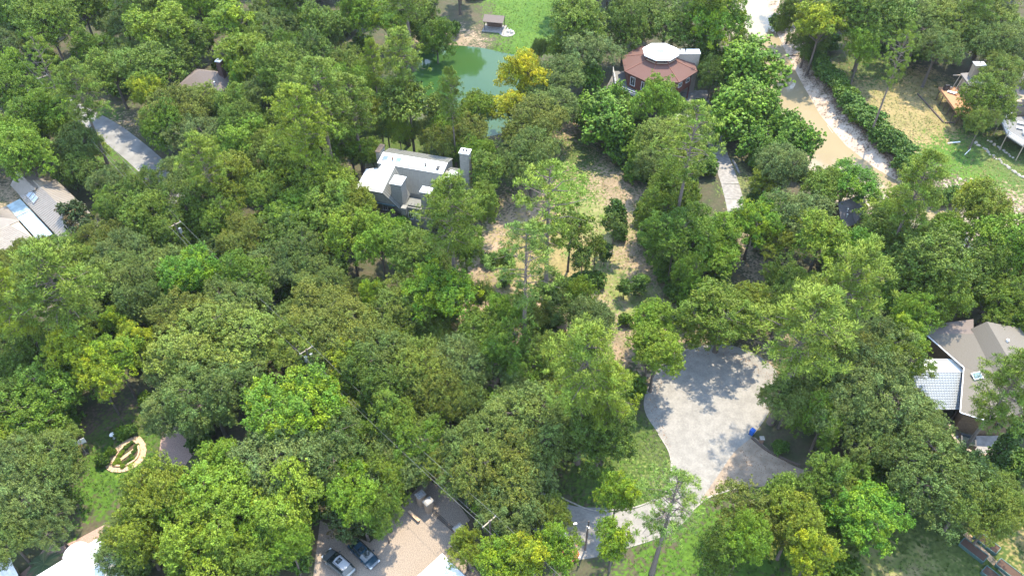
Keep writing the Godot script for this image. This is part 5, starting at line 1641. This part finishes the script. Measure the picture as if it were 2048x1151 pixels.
	# bird bath
	t = thing("bird_bath", "white stone bird bath beside the garden bed", "bird bath", at(V(-56.6, 0, -66.2)))
	m = MB.new()
	m.tube([V(0, 0, 0), V(0, 0.08, 0), V(0, 0.12, 0), V(0, 0.7, 0), V(0, 0.78, 0), V(0, 0.9, 0)], [0.25, 0.25, 0.1, 0.1, 0.3, 0.42], 12)
	obj("pedestal", m, M.white, t)
	bxp("basin_rim", t, M.white, -0.2, 0.2, 0.9, 0.93, -0.2, 0.2)
	# raised beds
	var rb = [[V(58.5, 0, -49.0), "green raised bed of bare soil beside the sandy garden path", 3.2], [V(60.6, 0, -50.0), "narrow green raised bed under the oak edge", 3.0], [V(61.9, 0, -46.2), "green raised bed of mixed seedlings on the dry grass", 3.2], [V(59.6, 0, -45.4), "round-ended green raised bed with one low plant", 2.8]]
	for q in rb:
		var b = thing("raised_bed", q[1], "garden bed", at(q[0], V(0.62, 0, 0.78)))
		var ln: float = q[2] / 2
		for s in [-1, 1]:
			bxp("side_board", b, M.bed_green, -ln, ln, -0.05, 0.5, s * 0.65 - 0.05, s * 0.65 + 0.05)
			bxp("end_board", b, M.bed_green, s * ln - 0.05, s * ln + 0.05, -0.05, 0.49, -0.6, 0.6)
		bxp("soil", b, M.soil, -ln + 0.05, ln - 0.05, 0.0, 0.42, -0.6, 0.6)
	m = MB.new()
	m.sheet(strip([Vector2(58.6, -51.5), Vector2(59.9, -48.9), Vector2(61.3, -46.3), Vector2(62.4, -43.5)], 0.9), 0.012)
	struct("garden_path", m, M.stone)
	# timber border on the dry lawn
	t = thing("timber_border", "dark timber border laid in an L on the dry lawn", "border", at(V(91.2, 0, -158.8)))
	var a = V(0, 0.12, 0)
	var b2 = V(1.4, 0.12, 11.7)
	for i in 5:
		var p0: Vector3 = a.lerp(b2, i / 5.0)
		var p1: Vector3 = a.lerp(b2, (i + 0.97) / 5.0)
		m = MB.new()
		var dd = (p1 - p0).normalized()
		m.box((p0 + p1) * 0.5, V((p1 - p0).length(), 0.3, 0.28), Basis(dd, Vector3.UP, dd.cross(Vector3.UP)))
		obj("timber", m, M.timber, t)
	bxp("timber", t, M.timber, 1.6, 4.0, -0.03, 0.27, 11.6, 11.88)
	# riprap walls near the stilted deck
	for w in [[V(96.3, 0, -139.9), V(100.7, 0, -127.2), 26, "line of pale rubble stones along the green bank"], [V(99.4, 0, -140.3), V(101.9, 0, -133.9), 13, "short line of grey stones under the stilted deck"]]:
		var rw = thing("stone_row", w[3], "stone wall", Transform3D(Basis.IDENTITY, w[0]))
		for i in w[2]:
			var q: Vector3 = (w[1] - w[0]) * (i / float(w[2])) + V(rng.randf_range(-0.3, 0.3), 0, rng.randf_range(-0.2, 0.2))
			obj("stone", rock(rng.randf_range(0.22, 0.42), q), M.kerb if i % 3 else M.flag, rw)
	var pv = [[V(90.5, 0.1, -139.4), V(93.2, 0.1, -139.9), "thick white pipe lying on the green bank"], [V(92.3, 0.08, -135.3), V(94.4, 0.08, -137.4), "thin white pipe lying in the shaded grass"]]
	for q in pv:
		m = MB.new()
		m.tube([q[0], q[1]], [0.14 if q == pv[0] else 0.07, 0.14 if q == pv[0] else 0.07], 8)
		tag(obj("pipe", m, M.white), q[2], "pipe")
	# white boards lying beside the slab drive
	m = MB.new()
	for i in 1:
		m.tube([G(1466, 320, 0.12), G(1473, 333, 0.12), G(1479, 346, 0.12)], [0.22, 0.28, 0.2], 7)
	tag(obj("white_log", m, M.concrete), "pale bleached log beside the concrete slab drive", "log")
	# driftwood and fallen limbs
	var fl = [[1205, 503, 1228, 508, "bleached fallen limb lying in the dry clearing"], [1568, 92, 1600, 105, "dark log stranded at the top of the sandy bank"], [1660, 235, 1676, 262, "driftwood limb on the middle of the sandy bank"], [1700, 300, 1722, 322, "driftwood limb low on the sandy bank"], [1745, 335, 1772, 340, "driftwood limb at the brush end of the bank"]]
	for q in fl:
		var p0 = G(q[0], q[1])
		var p1 = G(q[2], q[3])
		p0.y = ground_h(p0.x, p0.z) + 0.08
		p1.y = ground_h(p1.x, p1.z) + 0.08
		m = MB.new()
		var mid = p0.lerp(p1, 0.5) + V(0.2, 0.15, 0.25)
		mid.y = max(mid.y, ground_h(mid.x, mid.z) + 0.1)
		m.tube([p0, mid, p1], [0.12, 0.1, 0.04], 6)
		m.tube([mid, mid + V(0.9, 0.35, -0.5)], [0.06, 0.02], 5)
		tag(obj("fallen_limb", m, M.dead_wood if q[0] != 1568 else M.timber), q[4], "log")
	# dead crowns that poke out of the canopy
	for q in [[1195, 610, 4.5, "bare grey dead tree in the middle of the clearing thicket"], [880, 232, 9.0, "bare dead limbs rising beside the pond oak"], [465, 705, 11.5, "bare grey dead top poking from the big oaks"]]:
		dead_tree(q[0], q[1], q[2], q[3])
	garden_plants()
	palm()
	vine_column()
	ground_scatter()
	reed_litter()

func rock(r: float, c: Vector3) -> MB:
	var m = MB.new()
	var pts = []
	for i in 3:
		var ring = []
		for k in 6:
			var a = TAU * k / 6 + i * 0.4
			var q: float = r * [1.0, 1.05, 0.55][i] * rng.randf_range(0.8, 1.15)
			ring.append(c + V(cos(a) * q, r * [-0.3, 0.3, 0.75][i], sin(a) * q))
		pts.append(ring)
	for i in 2:
		for k in 6:
			var j = (k + 1) % 6
			m.poly([pts[i][k], pts[i][j], pts[i + 1][j]], c); m.poly([pts[i][k], pts[i + 1][j], pts[i + 1][k]], c)
	m.poly(pts[2], c)
	return m

func garden_bed():
	var t = thing("garden_bed", "kidney-shaped garden bed with sandstone walks and low stone walls", "garden bed", at(V(-53.7, 0, -63.4)))
	var out = smooth_outline(P2([211, 930, 222, 908, 234, 893, 252, 881, 273, 871, 288, 882, 293, 900, 288, 918, 274, 932, 252, 943, 228, 945, 214, 940]), 4)
	var ctr = Vector2(-53.7, -63.4)
	var m = MB.new()
	var so = PackedVector2Array()
	for q in out: so.append(q - ctr)
	m.sheet(so, 0.02)
	obj("soil", m, M.soil, t)
	var inn = Geometry2D.offset_polygon(so, -0.85)[0]
	# outer walk in stones
	stone_ring(t, so, 0.8, 0.42, 0.1, 30, "walk_stone")
	stone_ring(t, PackedVector2Array(inn), 0.24, 0.1, 0.34, 26, "wall_stone")
	# walk through the middle
	var mid = smooth_path([Vector2(-1.3, 1.5), Vector2(-0.4, 0.4), Vector2(0.5, -0.6), Vector2(1.3, -1.9)], 4)
	for i in mid.size() - 1:
		var a: Vector2 = mid[i]
		var b: Vector2 = mid[i + 1]
		m = MB.new()
		var d = V(b.x - a.x, 0, b.y - a.y)
		m.box(V((a.x + b.x) / 2, 0.07, (a.y + b.y) / 2), V(d.length() * 0.96, 0.16, 0.5), Basis(d.normalized(), Vector3.UP, d.normalized().cross(Vector3.UP)))
		obj("walk_stone", m, M.stone, t)

func stone_ring(t: Node, poly: PackedVector2Array, wid: float, inset: float, hgt: float, count: int, called: String):
	var line = Geometry2D.offset_polygon(poly, -inset)[0]
	var c = Curve2D.new()
	for q in line: c.add_point(q)
	c.add_point(line[0])
	var L = c.get_baked_length()
	for i in count:
		var a = c.sample_baked(L * i / count)
		var b = c.sample_baked(L * (i + 1) / count)
		var m = MB.new()
		var d = V(b.x - a.x, 0, b.y - a.y)
		m.box(V((a.x + b.x) / 2, hgt / 2, (a.y + b.y) / 2), V(d.length() * 0.97, hgt + 0.04, wid * rng.randf_range(0.9, 1.08)), Basis(d.normalized(), Vector3.UP, d.normalized().cross(Vector3.UP)))
		obj(called, m, M.stone, t)

func dead_tree(px, py, h, label):
	var p = G(px, py, h)
	var r = RandomNumberGenerator.new()
	r.seed = int(px)
	var t = thing("dead_tree", label, "tree", Transform3D(Basis.IDENTITY, V(p.x, 0, p.z)))
	var m = MB.new()
	m.tube([V(0, -0.2, 0), V(0.1, h * 0.5, 0.1), V(0, h * 0.85, 0)], [0.2, 0.14, 0.09], 6)
	obj("trunk", m, M.dead_wood, t)
	m = MB.new()
	for i in 9:
		var a = r.randf() * TAU
		var s = V(0, h * r.randf_range(0.6, 0.85), 0)
		var e = s + V(cos(a) * r.randf_range(1, 2.2), r.randf_range(0.5, 1.8), sin(a) * r.randf_range(1, 2.2))
		m.tube([s, s.lerp(e, 0.5) + rv(r) * 0.25, e], [0.07, 0.05, 0.015], 5, false)
		for k in 2: m.tube([s.lerp(e, 0.6), e + rv(r) * 0.8], [0.035, 0.01], 4, false)
	obj("branch", m, M.dead_wood, t)

func palm():
	var t = thing("palm", "low palm with arching grey-green fronds by the brick path", "palm", at(V(-57.9, 0, -46.6)))
	var m = MB.new()
	m.tube([V(0, -0.2, 0), V(0, 1.3, 0)], [0.3, 0.24], 8)
	obj("trunk", m, M.bark, t)
	for i in 17:
		var a = TAU * i / 17.0 * 1.0 + rng.randf_range(-0.15, 0.15)
		var up = rng.randf_range(0.2, 1.1)
		var d = V(cos(a), 0, sin(a))
		m = MB.new()
		m.col = Color(0.16, 0.19, 0.08) if i % 4 == 0 else Color(0.085, 0.13, 0.06)
		var pts = []
		for k in 9:
			var f = k / 8.0
			pts.append(V(0, 1.3, 0) + d * 2.3 * f + V(0, up * 1.5 * f - 1.9 * f * f, 0))
		m.tube(pts, [0.04, 0.04, 0.035, 0.03, 0.03, 0.025, 0.02, 0.015, 0.01], 4)
		var side = d.cross(Vector3.UP)
		for k in range(1, 9):
			for h in 3:
				var p: Vector3 = pts[k - 1].lerp(pts[k], h / 3.0)
				for s in [-1, 1]:
					var tip: Vector3 = p + side * s * 0.55 * sin(PI * (k + 1) / 10.5) + d * 0.25 + V(0, -0.08, 0)
					m.poly([p, p + d * 0.09, tip], p - V(0, 3, 0))
		obj("frond", m, M.leaf, t)

# pine trunk wrapped in creeper in front of the brown house
func vine_column():
	var r = RandomNumberGenerator.new()
	r.seed = 77
	var p = G(1975, 935)
	var t = thing("creeper_column", "tall trunk wrapped thickly in dark green creeper beside the brown house", "tree", Transform3D(Basis.IDENTITY, p))
	var m = MB.new()
	m.tube([V(0, -0.2, 0), V(0.2, 6, 0), V(0.3, 11, 0)], [0.35, 0.28, 0.18], 8)
	obj("trunk", m, M.bark, t)
	m = MB.new()
	for i in 520:
		var y = r.randf_range(0.2, 11.0)
		var a = r.randf() * TAU
		var d = V(cos(a), 0.1, sin(a))
		spray(m, r, V(0.2, y, 0) + d * r.randf_range(0.5, 1.2) * lerp(1.25, 0.7, y / 11.0), 0.35, d.normalized(), 11, 0.3, 0.22, Color(0.05, 0.095, 0.016) * r.randf_range(0.85, 1.15), 0.6)
	obj("creeper", m, M.leaf, t)

# dry flood litter and brush on the sandy bank
func reed_litter():
	var m = MB.new()
	var r = RandomNumberGenerator.new()
	r.seed = 99
	for i in 2600:
		var f = r.randf()
		var y: float = lerp(95.0, 350.0, f)
		var x: float = lerp(1578.0, 1800.0, pow(f, 1.25)) + r.randf_range(4, 50)
		var p = G(x, y, -0.8)
		var d = creek_dist(Vector2(p.x, p.z))
		if d < 1.2 or d > 6.5: continue
		p.y = ground_h(p.x, p.z)
		var e = V(r.randf_range(-1, 1), r.randf_range(0.1, 0.8), r.randf_range(-1, 1)).normalized() * r.randf_range(0.3, 1.1)
		var b = r.randf_range(0.6, 1.2)
		m.col = Color(0.30 * b, 0.22 * b, 0.15 * b)
		m.tube([p, p + e], [0.035, 0.012], 3, false)
	var mt = StandardMaterial3D.new()
	mt.vertex_color_use_as_albedo = true
	mt.roughness = 0.95
	var o = obj("brush_litter", m, mt)
	o.set_meta("kind", "stuff")
	tag(o, "dry sticks and flood litter strewn on the sandy creek bank", "litter")

func garden_plants():
	var r = RandomNumberGenerator.new()
	r.seed = 41
	var words = ["low leafy plant in the stone-edged garden bed", "yellow-green leafy plant in the stone-edged garden bed"]
	for q in [[241, 912], [246, 904], [252, 897], [258, 891], [264, 886], [236, 921], [231, 929], [262, 912], [267, 905], [271, 898], [258, 921], [252, 928], [246, 934], [274, 892], [265, 918], [240, 926]]:
		var p = G(q[0], q[1])
		var k = 0 if q[0] > 250 else 1
		var o = kinds["shrub"].p[r.randi() % 2].duplicate()
		o.name = numbered("garden_plant")
		add_child(o)
		o.transform = Transform3D(Basis(Vector3.UP, r.randf() * TAU).scaled(V(0.2, 0.2, 0.2) * r.randf_range(0.8, 1.2)), V(p.x, 0.02, p.z))
		if k: o.get_node("crown").material_override = M.leaf_lime
		tag(o, words[k], "plant", "plants of the stone-edged bed" if k == 0 else "yellow-green plants of the stone-edged bed")

# weeds, straw and fallen leaves: one mass each, spread over the open ground
func ground_scatter():
	var r = RandomNumberGenerator.new()
	r.seed = 55
	var tuft = MB.new()
	for i in 7:
		var a = r.randf() * TAU
		var d = V(cos(a), 0, sin(a))
		var s = d.cross(Vector3.UP) * 0.03
		var b = d * r.randf_range(0.0, 0.08)
		tuft.tri(b - s, b + s, b + d * r.randf_range(0.08, 0.2) + V(0, r.randf_range(0.12, 0.3), 0), (Vector3.UP + d * 0.5).normalized())
	var lf = MB.new()
	lf.tri(V(-0.07, 0, 0), V(0, 0.012, 0.045), V(0.07, 0, 0), Vector3.UP)
	lf.tri(V(-0.07, 0, 0), V(0, 0.012, -0.045), V(0.07, 0, 0), Vector3.UP)
	var mt = StandardMaterial3D.new()
	mt.vertex_color_use_as_albedo = true
	mt.roughness = 0.9
	var areas = [
		["weed_tufts", "scattered weed and straw tufts over the dry clearing", tuft, 6000, [[930, 470, 1090, 300, 1110, 240, 1180, 240, 1290, 400, 1300, 500, 1380, 640, 1385, 705, 1270, 745, 1060, 745, 900, 760]], 0.0],
		["lawn_tufts", "longer grass tufts over the dry lawn and the creek meadow", tuft, 4000, [[1672, 112, 1850, 135, 1940, 240, 1960, 260, 2060, 300, 2060, 400, 1900, 370, 1800, 290, 1690, 170]], 1.0],
		["verge_tufts", "longer grass tufts over the lawns round the cul-de-sac", tuft, 6000, [[1110, 990, 1180, 1012, 1280, 1008, 1328, 984, 1340, 945, 1338, 906, 1295, 835, 1200, 810, 1120, 880], [1265, 1097, 1340, 1070, 1400, 1014, 1485, 979, 1560, 988, 1620, 1060, 1610, 1170, 1240, 1170], [1640, 1010, 2100, 960, 2100, 1200, 1640, 1200], [140, 900, 325, 800, 300, 960, 220, 1020, 150, 1030], [985, 104, 1000, 60, 970, -20, 1110, -20, 1105, 95, 1050, 106]], 2.0],
		["fallen_leaves", "fallen brown leaves strewn over the clearing floor and paving edges", lf, 2600, [[930, 470, 1090, 300, 1110, 240, 1180, 240, 1290, 400, 1300, 500, 1380, 640, 1385, 705, 1270, 745, 1060, 745, 900, 760], [1290, 800, 1335, 716, 1440, 688, 1556, 750, 1535, 830, 1520, 810, 1530, 755, 1440, 705, 1350, 722, 1310, 800, 1345, 900, 1335, 905], [1403, 1000, 1500, 875, 1585, 930, 1700, 945, 1700, 980, 1484, 972]], 3.0],
	]
	for a in areas:
		var mm = MultiMesh.new()
		mm.transform_format = MultiMesh.TRANSFORM_3D
		mm.use_colors = true
		mm.mesh = a[2].mesh(mt)
		var polys = []
		for q in a[4]: polys.append(P2(q))
		var per = int(a[3] / polys.size())
		var tr = []
		var cs = []
		for pg in polys:
			var bb = Rect2(pg[0], Vector2.ZERO)
			for q in pg: bb = bb.expand(q)
			var n = 0
			var tries = 0
			while n < per and tries < per * 6:
				tries += 1
				var p = Vector2(r.randf_range(bb.position.x, bb.end.x), r.randf_range(bb.position.y, bb.end.y))
				if not Geometry2D.is_point_in_polygon(p, pg): continue
				n += 1
				var h = ground_h(p.x, p.y)
				var s = r.randf_range(0.5, 1.5)
				tr.append(Transform3D(Basis(Vector3.UP, r.randf() * TAU).scaled(V(s, s, s)), V(p.x, h + (0.03 if a[5] == 3.0 else -0.01), p.y)))
				var b = r.randf_range(0.7, 1.25)
				var c = Color(0.27, 0.2, 0.1)
				if a[5] == 3.0: c = Color(0.2, 0.12, 0.07)
				elif a[5] == 2.0: c = Color(0.055, 0.12, 0.01)
				elif r.randf() < 0.7: c = Color(0.1, 0.145, 0.03)
				cs.append(Color(c.r * b, c.g * b, c.b * b))
		mm.instance_count = tr.size()
		for i in tr.size():
			mm.set_instance_transform(i, tr[i])
			mm.set_instance_color(i, cs[i])
		var o = MultiMeshInstance3D.new()
		o.multimesh = mm
		o.name = numbered(a[0])
		add_child(o)
		o.set_meta("kind", "stuff")
		tag(o, a[1], "grass" if a[5] < 3.0 else "leaves")

func _ready():
	rng.seed = 20240
	# camera
	var cam := Camera3D.new()
	cam.name = "Camera"
	cam.position = Vector3(0, CAM_H, 0)
	cam.rotation_degrees = Vector3(-CAM_PITCH, 0, 0)
	cam.fov = rad_to_deg(2.0 * atan(575.5 / CAM_F))
	cam.far = 4000.0
	add_child(cam)
	cam.current = true
	# sky and sun
	var env := Environment.new()
	env.background_mode = Environment.BG_SKY
	var sky := Sky.new()
	var sm := ProceduralSkyMaterial.new()
	sm.sky_top_color = Color(0.50, 0.60, 0.74)
	sm.sky_horizon_color = Color(0.80, 0.84, 0.87)
	sm.sky_curve = 0.2
	sm.ground_bottom_color = Color(0.20, 0.22, 0.16)
	sm.ground_horizon_color = Color(0.62, 0.68, 0.70)
	sm.sky_energy_multiplier = 1.6
	var cn := FastNoiseLite.new()
	cn.seed = 12; cn.frequency = 0.006; cn.fractal_octaves = 5
	var ct := NoiseTexture2D.new()
	ct.width = 1024; ct.height = 512; ct.seamless = true; ct.noise = cn
	var cg := Gradient.new()
	cg.offsets = PackedFloat32Array([0.5, 0.72])
	cg.colors = PackedColorArray([Color(1, 1, 1, 0), Color(1, 1, 1, 1)])
	ct.color_ramp = cg
	sm.sky_cover = ct
	sm.sky_cover_modulate = Color(0.55, 0.55, 0.55)
	sky.sky_material = sm
	env.sky = sky
	env.tonemap_mode = Environment.TONE_MAPPER_LINEAR
	env.tonemap_exposure = 2.12
	# thin summer haze
	env.fog_enabled = true
	env.fog_density = 0.00005
	env.fog_light_color = Color(0.86, 0.90, 0.94)
	env.ssao_enabled = true
	env.ssil_enabled = true
	env.sdfgi_enabled = true
	var we := WorldEnvironment.new()
	we.name = "WorldEnvironment"
	we.environment = env
	add_child(we)
	var sun := DirectionalLight3D.new()
	sun.name = "Sun"
	sun.light_energy = 1.5
	sun.light_color = Color(1.0, 0.95, 0.85)
	sun.light_angular_distance = 0.9
	sun.shadow_enabled = true
	var el := deg_to_rad(67.0)
	var hd := Vector3(-0.45, 0, 1.0).normalized()
	var dir := hd * cos(el) + Vector3(0, -sin(el), 0)
	sun.transform = Transform3D(Basis.looking_at(dir, Vector3(0, 0, -1)), Vector3(0, 120, 0))
	add_child(sun)

	make_materials()
	build_ground()
	build_paving()
	make_marks()
	build_houses()
	make_kinds()
	plant_all()
	undergrowth(keep_clear())
	build_small_things()
